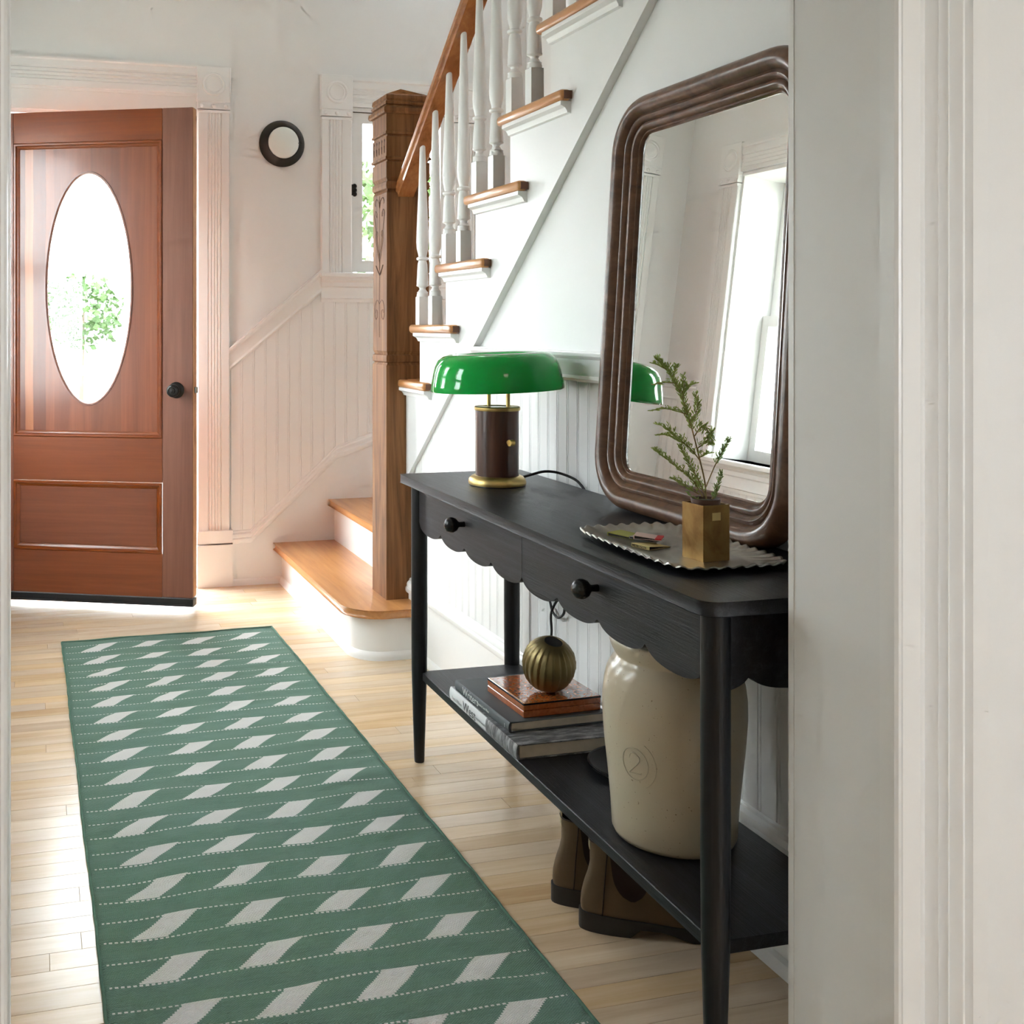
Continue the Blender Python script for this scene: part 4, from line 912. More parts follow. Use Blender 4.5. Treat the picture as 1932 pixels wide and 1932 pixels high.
# ------------------------------------------------------------------ leaning mirror
def mirror():
    W, Hh = 0.652, 0.893
    zb, zt_, xb, xt = TABLE_H + 0.001, 1.650, 1.250, 1.307
    tilt = math.atan((xt - xb) / (zt_ - zb)); Hh = (zt_ - zb) / math.cos(tilt)
    # local x runs towards the viewer along -Y, local y up the mirror, local z out of the glass
    ex, ey = Vector((0, -1, 0)), Vector((math.sin(tilt), 0, math.cos(tilt))); ez = ex.cross(ey)
    mtx = Matrix((( ex.x, ey.x, ez.x, xb), (ex.y, ey.y, ez.y, 2.212 - W / 2), (ex.z, ey.z, ez.z, zb), (0, 0, 0, 1)))
    root = empty('wall_mirror'); root.matrix_world = mtx; tag(root, 'rounded rectangular mirror in a stepped walnut frame leaning on the table', 'mirror')
    R0 = 0.118
    P = [(0.0, 0.004), (0.0, 0.022), (0.003, 0.034), (0.010, 0.043), (0.019, 0.047), (0.028, 0.045), (0.035, 0.039), (0.039, 0.031), (0.0405, 0.028), (0.043, 0.031), (0.048, 0.034), (0.053, 0.032), (0.0565, 0.026), (0.058, 0.0225), (0.060, 0.025), (0.065, 0.027), (0.070, 0.025), (0.0735, 0.018), (0.075, 0.0155), (0.079, 0.0165), (0.082, 0.012), (0.082, 0.004)]
    def ringpts(off, k=10):
        x0, x1, y0, y1 = -W / 2 + off, W / 2 - off, off, Hh - off; r = max(R0 - off, 0.012); out = []
        for cx_, cy_, a0 in ((x1 - r, y0 + r, -PI / 2), (x1 - r, y1 - r, 0), (x0 + r, y1 - r, PI / 2), (x0 + r, y0 + r, PI)):
            out += [(cx_ + r * math.cos(a0 + PI / 2 * i / k), cy_ + r * math.sin(a0 + PI / 2 * i / k)) for i in range(k + 1)]
        return out
    rings = [[(x, y_, d) for x, y_ in ringpts(o_)] for o_, d in P]; n = len(rings[0])
    def seg(idx, closed=False):
        V, Fc = [], []; m = len(P)
        for i in idx: V += [rings[j][i % n] for j in range(m)]
        for a in range(len(idx) - 1):
            for j in range(m): Fc.append((a * m + j, a * m + (j + 1) % m, (a + 1) * m + (j + 1) % m, (a + 1) * m + j))
        return V, Fc
    # four straight members and four turned corners, glued end to end
    for q in range(4):
        c0 = q * 11
        obj('frame_corner', seg(list(range(c0, c0 + 11))), 'mirror_walnut', root, True, None, 50)
        obj('frame_member', seg([c0 + 10, (c0 + 11)]), 'mirror_walnut', root, True, None, 50)
    g = ringpts(0.079); V = [(x, y_, 0.0105) for x, y_ in g] + [(x, y_, 0.006) for x, y_ in g]; k = len(g)
    obj('mirror_glass', (V, [tuple(range(k)), tuple(range(2 * k - 1, k - 1, -1))] + [(i, (i + 1) % k, k + (i + 1) % k, k + i) for i in range(k)]), 'mirror_glass', root)
    b_ = ringpts(0.002); V = [(x, y_, 0.005) for x, y_ in b_] + [(x, y_, 0.001) for x, y_ in b_]; k = len(b_)
    obj('back_board', (V, [tuple(range(k)), tuple(range(2 * k - 1, k - 1, -1))] + [(i, (i + 1) % k, k + (i + 1) % k, k + i) for i in range(k)]), 'black_lacquer', root)
mirror()

# ------------------------------------------------------------------ tray, brass pot, plant, matchbooks
TRAY_Z = TABLE_H + 0.003
def tray():
    hx, hy = 0.110, 0.190; c = (1.096, 1.702)
    t = T('serving_tray', (c[0], c[1], TABLE_H), rz=math.radians(-1.0), local=True); tag(t.o, 'hammered pewter tray with a wavy scalloped rim', 'tray')
    N = 220; V, Fc = [], []
    def outline(a, off):
        r = 0.055; x0, y0 = hx - off, hy - off; rr = max(r - off, 0.02); e = 6.0
        c_, s_ = math.cos(a), math.sin(a); k = (abs(c_ / x0) ** e + abs(s_ / y0) ** e) ** (-1 / e)
        return k * c_, k * s_
    rings = [(0.0, 0.0125, 1), (0.002, 0.0138, 1), (0.004, 0.0128, 1), (0.012, 0.0098, 0.7), (0.022, 0.0072, 0.3), (0.034, 0.0052, 0.05), (0.040, 0.0030, 0), (0.046, 0.0028, 0), (0.075, 0.0028, 0)]
    # even spacing of waves along the perimeter
    A = []; per = 0; last = None
    for i in range(2001):
        p = outline(2 * PI * i / 2000, 0); per += 0 if last is None else math.dist(p, last); A.append(per); last = p
    angs = []; j = 0
    for k in range(N):
        d = per * k / N
        while A[j] < d: j += 1
        angs.append(2 * PI * j / 2000)
    for up in (1, 0):
        for off, z, wv in rings:
            for k, a in enumerate(angs):
                ph = 2 * PI * 44 * k / N; x, y_ = outline(a, off + 0.0028 * wv * (1 - math.cos(ph)) * 0.5)
                V.append((x, y_, z + 0.0022 * wv * math.cos(ph) - (0.0 if up else 0.0013)))
    R_ = len(rings)
    for s_ in (0, 1):
        b0 = s_ * R_ * N
        for j in range(R_ - 1):
            for k in range(N): Fc.append((b0 + j * N + k, b0 + j * N + (k + 1) % N, b0 + (j + 1) * N + (k + 1) % N, b0 + (j + 1) * N + k))
        Fc.append(tuple(b0 + (R_ - 1) * N + k for k in range(N)))
    for k in range(N): Fc.append((k, (k + 1) % N, R_ * N + (k + 1) % N, R_ * N + k))
    t.add('dish', (V, Fc), 'pewter', smooth=True, angle=50)
    foot = [outline(2 * PI * k / 60, 0.05) for k in range(60)]
    t.add('foot_ring', prism(foot, 'z', 0.0, 0.0016), 'pewter')
tray()
POT = (1.1030, 1.6230)
def pot():
    z0 = TABLE_H + 0.0029; h = 0.094; s_ = 0.0268; rz = math.radians(5)
    t = T('brass_cachepot', (POT[0], POT[1], z0), rz=rz, local=True); tag(t.o, 'square aged brass pot holding the feathery plant on the tray', 'pot')
    o = []
    th = 0.0016
    V = [(-s_, -s_, 0), (s_, -s_, 0), (s_, s_, 0), (-s_, s_, 0), (-s_, -s_, h), (s_, -s_, h), (s_, s_, h), (-s_, s_, h)]
    i_ = s_ - th; V += [(-i_, -i_, h), (i_, -i_, h), (i_, i_, h), (-i_, i_, h), (-i_, -i_, 0.06), (i_, -i_, 0.06), (i_, i_, 0.06), (-i_, i_, 0.06)]
    Fc = [(3, 2, 1, 0), (0, 1, 5, 4), (1, 2, 6, 5), (2, 3, 7, 6), (3, 0, 4, 7)] + [(4 + k, 4 + (k + 1) % 4, 8 + (k + 1) % 4, 8 + k) for k in range(4)] + [(8 + k, 8 + (k + 1) % 4, 12 + (k + 1) % 4, 12 + k) for k in range(4)] + [(12, 13, 14, 15)]
    t.add('body', (V, Fc), 'brass_aged')
    t.add('name_plate', box(-0.0085, 0.0085, -s_ - 0.0004, -s_ + 0.0005, h - 0.026, h - 0.013, 0.0003), 'brass_plate')
pot()
def plant():
    z0 = TABLE_H + 0.0029 + 0.0605; base = Vector((POT[0], POT[1], z0))
    t = T('feathery_plant', tuple(base), local=True); tag(t.o, 'small feathery green plant in a brown plastic nursery pot', 'plant')
    t.add('nursery_pot', lathe([(0.0, 0.0), (0.0205, 0.0), (0.0228, 0.034), (0.0238, 0.034), (0.0240, 0.041), (0.0226, 0.041), (0.0222, 0.036), (0.0205, 0.033), (0.0, 0.033)], 32), 'plastic_brown', smooth=True, angle=40)
    t.add('soil', lathe([(0.0222, 0.032), (0.0215, 0.0355), (0.012, 0.038), (0.0, 0.0375)], 20), 'soil', smooth=True)
    R = Vector((math.cos(TH), -math.sin(TH), 0)); Fv = Vector((math.sin(TH), math.cos(TH), 0)); Z = Vector((0, 0, 1))
    fwd = base.x * math.sin(TH) + base.y * math.cos(TH); sc_ = fwd / F_PX     # metres per photo pixel at the pot
    def pt(u, v_, d=0.0): return R * ((u - 1333) * sc_) + Z * (0.0375 + (936 - v_) * sc_) + Fv * d
    rnd = random.Random(11)
    def frond(path, dens=1.0, leafy=(0.15, 1.0), lmax=11, name='branch', mt='needle', r0=0.0011, spread_=1.0):
        pts = spline([pt(*p) for p in path], 10)
        br = t.add(name, tube(pts, r0, 6, 0.45), 'stem', smooth=True)
        V, Fc = [], []
        def needle(p, d, l, wd):
            d = d.normalized(); s1 = d.cross(Vector((rnd.uniform(-1, 1), rnd.uniform(-1, 1), rnd.uniform(-1, 1)))).normalized() * wd
            s2 = d.cross(s1).normalized() * wd * 0.5; k = len(V)
            m_ = p + d * l * 0.45
            V.extend([tuple(p), tuple(m_ + s1), tuple(m_ + s2), tuple(m_ - s1), tuple(m_ - s2), tuple(p + d * l)])
            Fc.extend([(k, k + 1, k + 2), (k, k + 2, k + 3), (k, k + 3, k + 4), (k, k + 4, k + 1), (k + 5, k + 2, k + 1), (k + 5, k + 3, k + 2), (k + 5, k + 4, k + 3), (k + 5, k + 1, k + 4)])
        n = len(pts); L = sum((pts[i + 1] - pts[i]).length for i in range(n - 1))
        cnt = int(L / 0.0016 * dens)
        for q in range(cnt):
            f = leafy[0] + (leafy[1] - leafy[0]) * q / max(1, cnt - 1); x = f * (n - 1); i = min(int(x), n - 2)
            p = pts[i].lerp(pts[i + 1], x - i); tg = (pts[i + 1] - pts[i]).normalized()
            side = (R * math.cos(q * 2.4) + Fv * math.sin(q * 2.4) * 0.8 + Z * 0.15).normalized()
            taper_ = 1.0 - 0.45 * f
            d = (tg * 0.75 + side * 0.85 * spread_)
            l = lmax * 0.001 * taper_ * rnd.uniform(0.5, 1.15)
            needle(p, d, l, 0.0013)
            for e in range(3): needle(p + d.normalized() * l * (0.25 + 0.2 * e), (tg * 0.9 + side * rnd.uniform(-0.3, 1.0) + Fv * rnd.uniform(-0.4, 0.4)), l * rnd.uniform(0.4, 0.7), 0.0011)
        fo = t.add('leaflets', (V, Fc), mt, parent=br); fo['kind'] = 'stuff'
    main = [(1334, 934), (1331, 900), (1322, 860), (1310, 812), (1298, 770), (1284, 730), (1268, 700), (1252, 680), (1241, 668)]
    frond(main, 1.0, (0.40, 1.0), 15, 'main_stem', r0=0.0015)
    side = [([(1323, 862, 0), (1300, 835, -0.005), (1275, 820, -0.01), (1256, 812, -0.01), (1240, 812, -0.01)], 1.0),
            ([(1300, 835, 0.004), (1280, 815, 0.01), (1262, 800, 0.012), (1247, 794, 0.014)], 0.9),
            ([(1328, 930, 0.002), (1312, 900, 0.006), (1290, 880, 0.01), (1268, 862, 0.012), (1252, 850, 0.014), (1243, 842, 0.016)], 1.1),
            ([(1331, 928, -0.004), (1318, 900, -0.008), (1302, 872, -0.012), (1290, 850, -0.012), (1280, 832, -0.014)], 1.0),
            ([(1322, 925, 0.003), (1300, 912, 0.006), (1285, 902, 0.008), (1275, 897, 0.009)], 1.1),
            ([(1300, 775, 0.0), (1280, 768, 0.006), (1258, 764, 0.008), (1234, 768, 0.010)], 1.0),
            ([(1312, 815, 0), (1325, 795, -0.006), (1338, 812, -0.01), (1338, 826, -0.012)], 1.2),
            ([(1305, 795, 0), (1316, 775, 0.006), (1322, 755, 0.01), (1318, 738, 0.012)], 1.1),
            ([(1286, 735, 0), (1296, 722, -0.004), (1308, 716, -0.006)], 1.1), ([(1290, 745, 0), (1294, 722, 0.004), (1292, 702, 0.006)], 1.0),
            ([(1270, 703, 0), (1276, 692, 0.004), (1279, 683, 0.004)], 1.1), ([(1262, 690, 0), (1248, 683, -0.004), (1235, 678, -0.004)], 1.1), ([(1276, 715, 0), (1258, 714, 0.005), (1240, 718, 0.008)], 0.9),
            ([(1320, 856, 0), (1334, 850, 0.006), (1346, 848, 0.01)], 1.2),
            ([(1318, 838, 0), (1332, 822, -0.008), (1340, 805, -0.012)], 1.0)]
    for p, d in side: frond(p, d * 1.1, (0.10, 1.0), 15)
    frond([(1336, 912, 0.006), (1350, 880, 0.008), (1363, 855, 0.01), (1372, 838, 0.01), (1381, 823, 0.01)], 0.9, (0.35, 1.0), 13, mt='needle_dark')
    frond([(1346, 934, 0.004), (1355, 918, 0.006), (1362, 900, 0.008), (1366, 884, 0.008)], 1.3, (0.1, 1.0), 13, mt='needle_dark')
    frond([(1346, 934, 0.0), (1352, 922, -0.004), (1350, 908, -0.006)], 1.0, (0.1, 1.0), 7, mt='needle_dark')
    frond([(1320, 934, 0.0), (1304, 928, -0.004), (1296, 920, -0.006)], 1.0, (0.1, 1.0), 7, mt='needle_dark')
plant()
def matchbooks():
    z = TABLE_H + 0.0031
    def book(name, label, c, ang, mt, inner, lift, l=0.052, wd=0.040, th=0.0055, wedge=0.35, tilt=0.0):
        t = T(name, (c[0], c[1], z + lift), local=True, rot=(tilt, 0, ang)); tag(t.o, label, 'matchbook', 'matchbooks on the pewter tray')
        # folded card: spine at local x = 0, covers taper towards the open end
        V = [(0, -wd / 2, 0), (l, -wd / 2, 0), (l, wd / 2, 0), (0, wd / 2, 0), (0, -wd / 2, 0.0007), (l, -wd / 2, 0.0007), (l, wd / 2, 0.0007), (0, wd / 2, 0.0007)]
        B = [(0, 3, 2, 1), (4, 5, 6, 7), (0, 1, 5, 4), (1, 2, 6, 5), (2, 3, 7, 6), (3, 0, 4, 7)]
        t.add('lower_cover', (V, B), mt)
        zt = th; ze = th * wedge
        V = [(0, -wd / 2, zt - 0.0008), (l, -wd / 2, ze), (l, wd / 2, ze), (0, wd / 2, zt - 0.0008), (0, -wd / 2, zt), (l, -wd / 2, ze + 0.0008), (l, wd / 2, ze + 0.0008), (0, wd / 2, zt)]
        t.add('upper_cover', (V, B), mt)
        t.add('spine', bevel(box(-0.0008, 0.0004, -wd / 2, wd / 2, 0, zt), 0.0003), mt)
        V = [(0.001, -wd / 2 + 0.001, 0.0008), (l * 0.9, -wd / 2 + 0.001, 0.0008), (l * 0.9, wd / 2 - 0.001, 0.0008), (0.001, wd / 2 - 0.001, 0.0008), (0.001, -wd / 2 + 0.001, zt - 0.001), (l * 0.9, -wd / 2 + 0.001, ze * 1.05), (l * 0.9, wd / 2 - 0.001, ze * 1.05), (0.001, wd / 2 - 0.001, zt - 0.001)]
        t.add('match_comb', (V, B), inner)
        return t
    g = book('matchbook', 'olive green matchbook lying open-ended on the tray', (1.061, 1.851), math.radians(-66), 'match_green', 'match_black', 0.0, 0.056, 0.040, 0.0062, 0.5)
    for i, (dx, dy) in enumerate(((0.016, 0.002), (0.018, -0.008))):
        text('print', 'MATCHES' if i == 0 else 'CLUB', 0.0065, 'match_black', g.o, Matrix.Translation((0.010 + i * 0.006, dy, 0.0066 - 0.00022 * (i + 1) * 5)) @ Matrix.Rotation(math.radians(3.2), 4, 'Y'))
    book('matchbook', 'black matchbook wedged under the red-tipped one', (1.064, 1.784), math.radians(-60), 'match_grey', 'match_black', 0.0066, 0.050, 0.036, 0.0045, 0.6)
    p = book('matchbook', 'pale pink matchbook with a red striking edge on top of the pile', (1.053, 1.762), math.radians(-40), 'match_pink', 'match_black', 0.0116, 0.046, 0.036, 0.0066, 0.25)
    p.add('striking_edge', bevel(box(0.036, 0.0475, -0.0182, 0.0182, 0.0012, 0.0034), 0.0004), 'match_red')
    p.add('staple', join(box(-0.0012, -0.0006, -0.012, -0.002, 0.002, 0.004), box(-0.0012, -0.0006, 0.004, 0.012, 0.002, 0.005)), 'match_red')
    q = book('matchbook', 'cream matchbook with black lettering on its spine at the front', (1.039, 1.722), math.radians(16), 'match_cream', 'match_black', 0.0, 0.052, 0.042, 0.0066, 0.12)
    text('print', 'METROGLEN', 0.0056, 'match_black', q.o, Matrix.Translation((-0.0010, 0.0185, 0.0013)) @ Matrix(((0, 0, -1, 0), (-1, 0, 0, 0), (0, 1, 0, 0), (0, 0, 0, 1))))
matchbooks()

# ------------------------------------------------------------------ things on the shelf
SH = 0.2402
SPINE = Matrix(((0, 0, -1, 0), (-1, 0, 0, 0), (0, 1, 0, 0), (0, 0, 0, 1)))   # text running towards the viewer on a face looking to -x
def books():
    def book(name, label, c, rz, W, L, th, cov_mt, spine_mt, page_in=0.004):
        t = T(name, c, rz=rz, local=True); tag(t.o, label, 'book', 'books on the table shelf')
        ct = 0.0026
        t.add('lower_cover', bevel(box(0.002, W, 0, L, 0, ct), 0.0006), cov_mt)
        t.add('upper_cover', bevel(box(0.002, W, 0, L, th - ct, th), 0.0006), cov_mt)
        n = 8
        prof = [(0.004, 0.0)] + [(-0.0035 * math.sin(PI * i / n) ** 0.6, th * i / n) for i in range(n + 1)] + [(0.004, th), (0.004, th - 0.001), (0.0005, th / 2), (0.004, 0.001)]
        v = [(a, 0, z) for a, z in prof] + [(a, L, z) for a, z in prof]; k = len(prof)
        t.add('spine', (v, [tuple(range(k)), tuple(range(2 * k - 1, k - 1, -1))] + [(i, (i + 1) % k, k + (i + 1) % k, k + i) for i in range(k)]), spine_mt, smooth=True, angle=35)
        t.add('pages', box(0.006, W - page_in, page_in, L - page_in, ct, th - ct), 'paper')
        return t
    w_ = book('art_book', 'large white-spined book with a grey photographic jacket at the bottom of the stack', (0.986, 2.112, SH), math.radians(-0.3), 0.262, 0.386, 0.0315, 'jacket_cover', 'jacket_spine')
    text('title', 'West', 0.030, 'ink_dark', w_.o, Matrix.Translation((-0.0042, 0.298, 0.0055)) @ SPINE @ Matrix.Scale(1.15, 4, (1, 0, 0)))
    text('author', 'Laura Wilson', 0.011, 'ink_grey', w_.o, Matrix.Translation((-0.0042, 0.366, 0.009)) @ SPINE)
    text('subtitle', 'Photographs of the American West', 0.0085, 'ink_grey', w_.o, Matrix.Translation((-0.0042, 0.224, 0.011)) @ SPINE @ Matrix.Scale(0.52, 4, (1, 0, 0)))
    g = book('art_book', 'slate grey cloth book with pale title lettering under the burl box', (0.999, 2.180, SH + 0.0316), math.radians(1.2), 0.236, 0.296, 0.0225, 'book_grey', 'book_grey')
    text('title', 'Writers', 0.025, 'ink_pale', g.o, Matrix.Translation((-0.0042, 0.247, 0.0045)) @ SPINE @ Matrix.Scale(1.12, 4, (1, 0, 0)))
    text('subtitle', 'Portraits by Laura Wilson', 0.0085, 'ink_pale', g.o, Matrix.Translation((-0.0042, 0.163, 0.009)) @ SPINE @ Matrix.Scale(0.72, 4, (1, 0, 0)))
    text('imprint', 'I', 0.012, 'ink_pale', g.o, Matrix.Translation((-0.0042, 0.020, 0.007)) @ SPINE)
    b_ = T('burl_box', (1.039, 2.196, SH + 0.0542), rz=math.radians(1.8), local=True); tag(b_.o, 'glossy orange burl wood box with black edge lines lying on the books', 'box')
    W, L, H_ = 0.190, 0.184, 0.0315
    b_.add('base', bevel(box(0, W, 0, L, 0, 0.0145), 0.0012), 'burl'); b_.add('lid', bevel(box(0, W, 0, L, 0.0152, H_), 0.0015), 'burl')
    b_.add('edge_inlay', join(box(-0.0003, W + 0.0003, -0.0003, 0.0016, H_ - 0.0042, H_ - 0.0006), box(-0.0003, W + 0.0003, L - 0.0016, L + 0.0003, H_ - 0.0042, H_ - 0.0006), box(-0.0003, 0.0016, 0, L, H_ - 0.0042, H_ - 0.0006), box(W - 0.0016, W + 0.0003, 0, L, H_ - 0.0042, H_ - 0.0006)), 'black_lacquer')
    b_.add('inlay_line', join(box(0.0030, 0.0040, 0.003, L - 0.003, H_ - 0.001, H_ + 0.0002)), 'match_cream')
books()
def rib_vase():
    c = (1.128, 2.276, SH + 0.0542 + 0.0317 + 0.0068)
    t = T('ribbed_vase', c, local=True, rot=(math.radians(17.0), math.radians(3.0), 0)); tag(t.o, 'small egg-shaped bronze vase with deep twisted ribs on the burl box', 'vase')
    prof = [(0.0, 0.0), (0.022, 0.0), (0.034, 0.005), (0.046, 0.016), (0.054, 0.031), (0.0585, 0.049), (0.0590, 0.063), (0.0560, 0.079), (0.0500, 0.092), (0.0405, 0.1035), (0.0310, 0.1110), (0.0245, 0.1140), (0.0215, 0.1148)]
    inn = [(0.0200, 0.1130), (0.020, 0.100), (0.030, 0.090), (0.0, 0.088)]
    N = 240; V, Fc = [], []
    for r, z in prof + inn:
        for k in range(N):
            a = 2 * PI * k / N; fr = ((a / (2 * PI) * 22 + z * 7.0) % 1.0)
            amp = 0.0 if (r, z) in inn else min(1, max(0, (z - 0.004) / 0.02)) * min(1, max(0, (0.1128 - z) / 0.016))
            rr = r * (1 + amp * 0.085 * (fr - 0.55 if fr < 0.85 else (1 - fr) / 0.15 * 0.85 - 0.55))
            V.append((rr * math.cos(a), rr * math.sin(a), z))
    m = len(prof) + len(inn)
    for j in range(m - 1):
        for k in range(N): Fc.append((j * N + k, j * N + (k + 1) % N, (j + 1) * N + (k + 1) % N, (j + 1) * N + k))
    t.add('body', (V, Fc), 'vase_bronze', smooth=True, angle=45)
    t.add('mouth_shade', lathe([(0.0203, 0.1138), (0.0198, 0.1085), (0.0, 0.1075)], 40), 'rubber_black', smooth=True)  # black cup set in the mouth stands in for the shade inside
rib_vase()
def crock():
    c = (1.117, 1.740, SH)
    t = T('stoneware_crock', c, local=True); tag(t.o, 'tall speckled cream stoneware crock with a dark interior on the shelf', 'crock')
    outer = [(0.0, 0.002), (0.098, 0.0), (0.104, 0.003), (0.108, 0.012), (0.1105, 0.06), (0.1155, 0.12), (0.1215, 0.18), (0.1250, 0.235), (0.1245, 0.270), (0.1215, 0.297), (0.1175, 0.314), (0.1170, 0.316), (0.1145, 0.323), (0.1080, 0.335), (0.1010, 0.342), (0.1005, 0.344), (0.1035, 0.3490), (0.1090, 0.360), (0.1120, 0.371), (0.1118, 0.3765), (0.1095, 0.3795)]
    outer = [(r, z * 0.928) for r, z in outer]
    t.add('body', lathe(outer + [(0.1055, 0.3518), (0.1035, 0.3485)], 72), 'stoneware', smooth=True, angle=60)
    t.add('glazed_inside', lathe([(0.1036, 0.3484), (0.0965, 0.333), (0.092, 0.318), (0.108, 0.292), (0.115, 0.23), (0.100, 0.05), (0.0, 0.045)], 60), 'crock_inside', smooth=True)
    def rad(z):
        for (r0, z0), (r1, z1) in zip(outer, outer[1:]):
            if z0 <= z <= z1: return r0 + (r1 - r0) * (z - z0) / (z1 - z0)
        return 0.12
    az = math.radians(205)
    def surf(a_len, z, e=0.0003): r = rad(z) + e; return (r * math.cos(az + a_len / 0.123), r * math.sin(az + a_len / 0.123), z)
    mk = [tube([surf(0.026 * math.cos(2 * PI * k / 40), 0.155 + 0.028 * math.sin(2 * PI * k / 40)) for k in range(41)], 0.0007, 5),
          tube([surf(0.040 * math.cos(a), 0.155 + 0.043 * math.sin(a)) for a in [math.radians(-60 + 4 * i) for i in range(31)]], 0.0005, 5)]
    two = spline([(-0.009, 0.163, 0), (-0.006, 0.170, 0), (0.001, 0.172, 0), (0.008, 0.167, 0), (0.007, 0.160, 0), (-0.003, 0.149, 0), (-0.010, 0.141, 0), (0.0, 0.142, 0), (0.010, 0.143, 0)], 6)
    mk.append(tube([surf(p[0] * 1.2, 0.155 + (p[1] - 0.156) * 1.2) for p in two], 0.0009, 5))
    t.add('maker_stamp', join(*mk), 'crock_stamp')
crock()
def black_dish():
    c = (1.205, 2.010, SH)
    t = T('black_dish', c, local=True); tag(t.o, 'round black dish lying flat on the shelf behind the crock', 'dish')
    t.add('plate', lathe([(0.0, 0.0), (0.085, 0.0), (0.096, 0.006), (0.098, 0.011), (0.096, 0.013), (0.090, 0.009), (0.080, 0.005), (0.0, 0.004)], 60), 'cord_black', smooth=True)
    t.add('rim', lathe([(0.0945, 0.0105), (0.099, 0.0095), (0.1000, 0.0125), (0.097, 0.0145), (0.0945, 0.0125)], 60, close=True), 'black_lacquer', smooth=True)
black_dish()

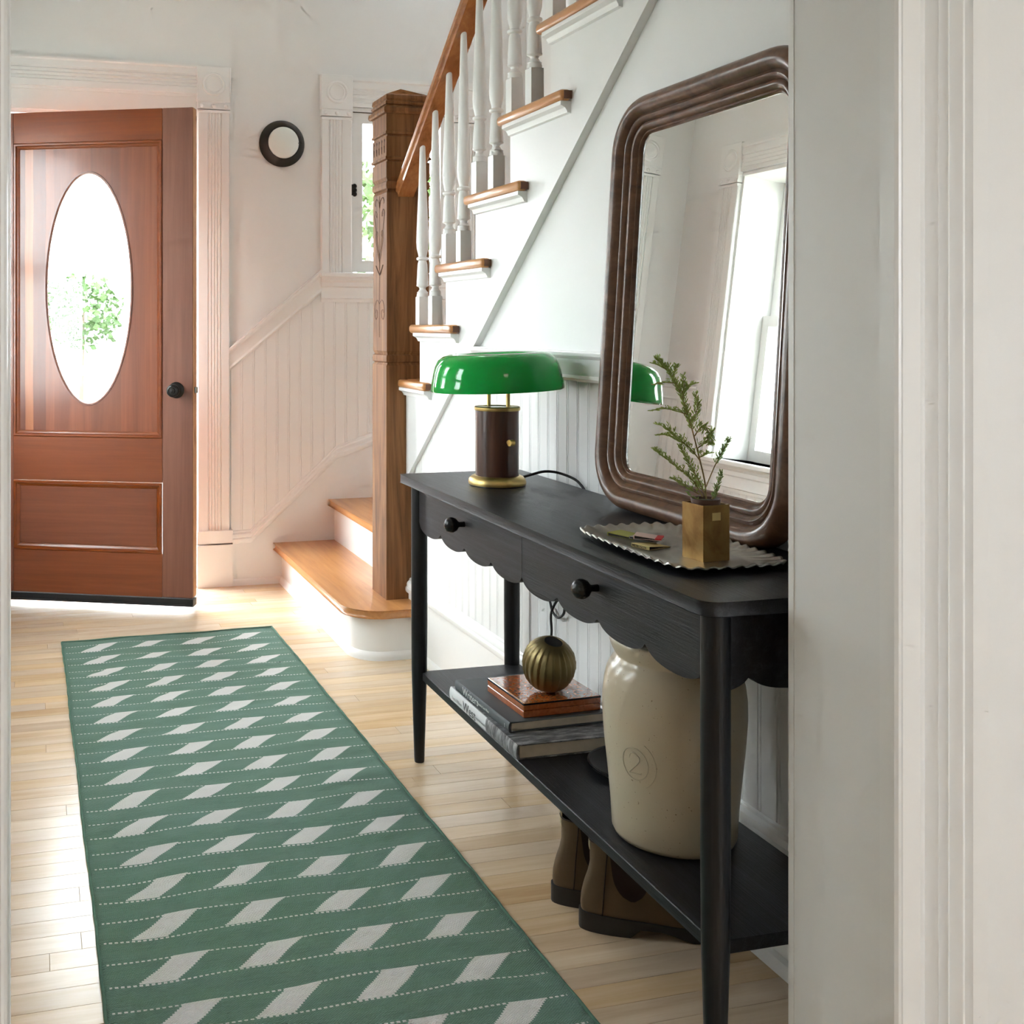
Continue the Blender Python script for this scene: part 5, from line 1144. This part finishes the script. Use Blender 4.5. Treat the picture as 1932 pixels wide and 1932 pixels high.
# ------------------------------------------------------------------ boots under the shelf (local x: heel -> toe)
def boot(name, label, c, rz, mir=1):
    t = T(name, c, rz=rz, local=True); tag(t.o, label, 'boot', 'pair of ankle boots under the table')
    N = 48
    def outline(xb, xf_, wb, wf, k):
        # closed outline: heel half circle at xb, toe ellipse at xf_
        out = []
        for i in range(N):
            a = 2 * PI * i / N; c_, s_ = math.cos(a), math.sin(a)
            u = (1 - c_) / 2                       # 0 at toe, 1 at heel
            x = xf_ + (xb - xf_) * (u if k else u)
            f = 1 - u
            wid = wb * (1 - f) + wf * f
            waist = 1 - 0.10 * math.exp(-((f - 0.42) / 0.16) ** 2)
            y_ = wid * waist * math.copysign(abs(s_) ** 0.72, s_) + mir * 0.010 * f * f
            out.append((x, y_))
        return out
    def loft(levels, cap=(True, True)):
        V, Fc = [], []
        for z, o_, tilt in levels: V += [(x, y_, z + tilt * x) for x, y_ in o_]
        for j in range(len(levels) - 1):
            for i in range(N): Fc.append((j * N + i, j * N + (i + 1) % N, (j + 1) * N + (i + 1) % N, (j + 1) * N + i))
        if cap[0]: Fc.append(tuple(range(N - 1, -1, -1)))
        if cap[1]: Fc.append(tuple(range((len(levels) - 1) * N, len(levels) * N)))
        return V, Fc
    so = lambda g: outline(-0.003 - g, 0.292 + g, 0.034 + g, 0.047 + g, 1)
    # sole: welt, arched waist and stacked heel
    V, Fc = [], []; o_ = so(0.002)
    def low(x): return 0.0 if x < 0.088 else (0.016 * min(1, (x - 0.088) / 0.006) if x < 0.15 else max(0.0, 0.016 - (x - 0.15) * 0.32) if x < 0.21 else 0.0 + max(0, x - 0.26) * 0.12)
    def topz(x): return 0.034 - 0.008 * min(1, max(0, (x - 0.06) / 0.12))
    M_ = 40
    dense = []
    for i in range(N): dense.append(o_[i])
    V = [(x, y_, low(x)) for x, y_ in dense] + [(x, y_, topz(x)) for x, y_ in dense]
    half = N // 2
    Fc = [(i, (i + 1) % N, N + (i + 1) % N, N + i) for i in range(N)]
    for i in range(half):
        a, b_, c_, d = i, i + 1, N - i - 1, (N - i) % N
        if a == d: Fc += [(a, b_, c_), (N + a, N + c_, N + b_)]
        elif b_ == c_: Fc += [(a, b_, d), (N + a, N + d, N + b_)]
        else: Fc += [(a, b_, c_, d), (N + d, N + c_, N + b_, N + a)]
    t.add('sole', (V, Fc), 'boot_sole', smooth=True, angle=35)
    lv = [(0.026, outline(0.001, 0.287, 0.0315, 0.044, 1), 0), (0.045, outline(-0.002, 0.286, 0.0325, 0.043, 1), 0), (0.060, outline(-0.001, 0.276, 0.0325, 0.039, 1), 0), (0.074, outline(0.002, 0.252, 0.0325, 0.032, 1), 0), (0.088, outline(0.006, 0.212, 0.0325, 0.028, 1), 0), (0.104, outline(0.012, 0.172, 0.0330, 0.027, 1), 0), (0.122, outline(0.016, 0.148, 0.0335, 0.030, 1), 0), (0.145, outline(0.016, 0.142, 0.0345, 0.033, 1), 0), (0.170, outline(0.014, 0.142, 0.036, 0.035, 1), 0.06 * -1 + 0.06)]
    t.add('upper', loft(lv, (True, False)), 'suede', smooth=True, angle=60)
    inn = [(z + 0.0005, [(x * 0.97 + 0.0025, y_ * 0.93) for x, y_ in o2], tl) for z, o2, tl in lv[5:]]
    t.add('lining', loft(inn, (True, False)), 'elastic', smooth=True)
    rimv = lv[-1]; t.add('top_binding', tube([(x, y_, rimv[0]) for x, y_ in rimv[1]] + [(rimv[1][0][0], rimv[1][0][1], rimv[0])], 0.0016, 6), 'elastic', smooth=True)
    # elastic gusset on each side: patch laid over the upper
    def side_pt(z, f, sgn, e=0.0016):
        for (z0, o0, _), (z1, o1, _2) in zip(lv, lv[1:]):
            if z0 <= z <= z1:
                k = (z - z0) / (z1 - z0); break
        else: k, o0, o1 = 1, lv[-1][1], lv[-1][1]
        i = (1 - f) * half; i0 = int(i); fr = i - i0
        idx = lambda q: q % N if sgn > 0 else (N - q) % N
        def at(o2): p, q = o2[idx(i0)], o2[idx(min(i0 + 1, half))]; return (p[0] + (q[0] - p[0]) * fr, p[1] + (q[1] - p[1]) * fr)
        a, b_ = at(o0), at(o1); return (a[0] + (b_[0] - a[0]) * k, a[1] + (b_[1] - a[1]) * k + sgn * e, z)
    def x_to_f(z, x, sgn):
        lo, hi = 0.02, 0.98
        for _ in range(24):
            m_ = (lo + hi) / 2
            if side_pt(z, m_, sgn)[0] < x: lo = m_
            else: hi = m_
        return lo
    for sgn in (1, -1):
        V, Fc = [], []; rows, cols = 14, 8
        for j in range(rows + 1):
            q = j / rows; z = 0.066 + q * 0.103
            hw = 0.031 * math.sqrt(max(0.015, 1 - (1 - min(1, q / 0.45)) ** 2)) + 0.006 * q
            xc = 0.092 - 0.008 * q
            for i in range(cols + 1): 
                x = xc - hw + 2 * hw * i / cols; V.append(side_pt(z, x_to_f(z, x, sgn), sgn))
        for j in range(rows):
            for i in range(cols): a = j * (cols + 1) + i; Fc.append((a, a + 1, a + cols + 2, a + cols + 1))
        t.add('elastic_panel', (V, Fc), 'elastic', smooth=True)
        zs = [0.034 + 0.134 * i / 12 for i in range(13)]
        t.add('seam', tube([side_pt(z, x_to_f(z, 0.034 + 0.012 * (z / 0.17), sgn), sgn, 0.0006) for z in zs], 0.0012, 5), 'elastic', smooth=True)
    t.add('pull_tab', bevel(box(0.0140, 0.0168, -0.010, 0.010, 0.150, 0.190), 0.001), 'pull_tab')
    return t
boot('ankle_boot', 'brown suede pull-on boot nearer the camera with a dark elastic side panel', (1.022, 1.905, 0), math.radians(-23))
boot('ankle_boot', 'brown suede pull-on boot standing behind the other, half hidden by it', (1.013, 2.004, 0), math.radians(-20), -1)
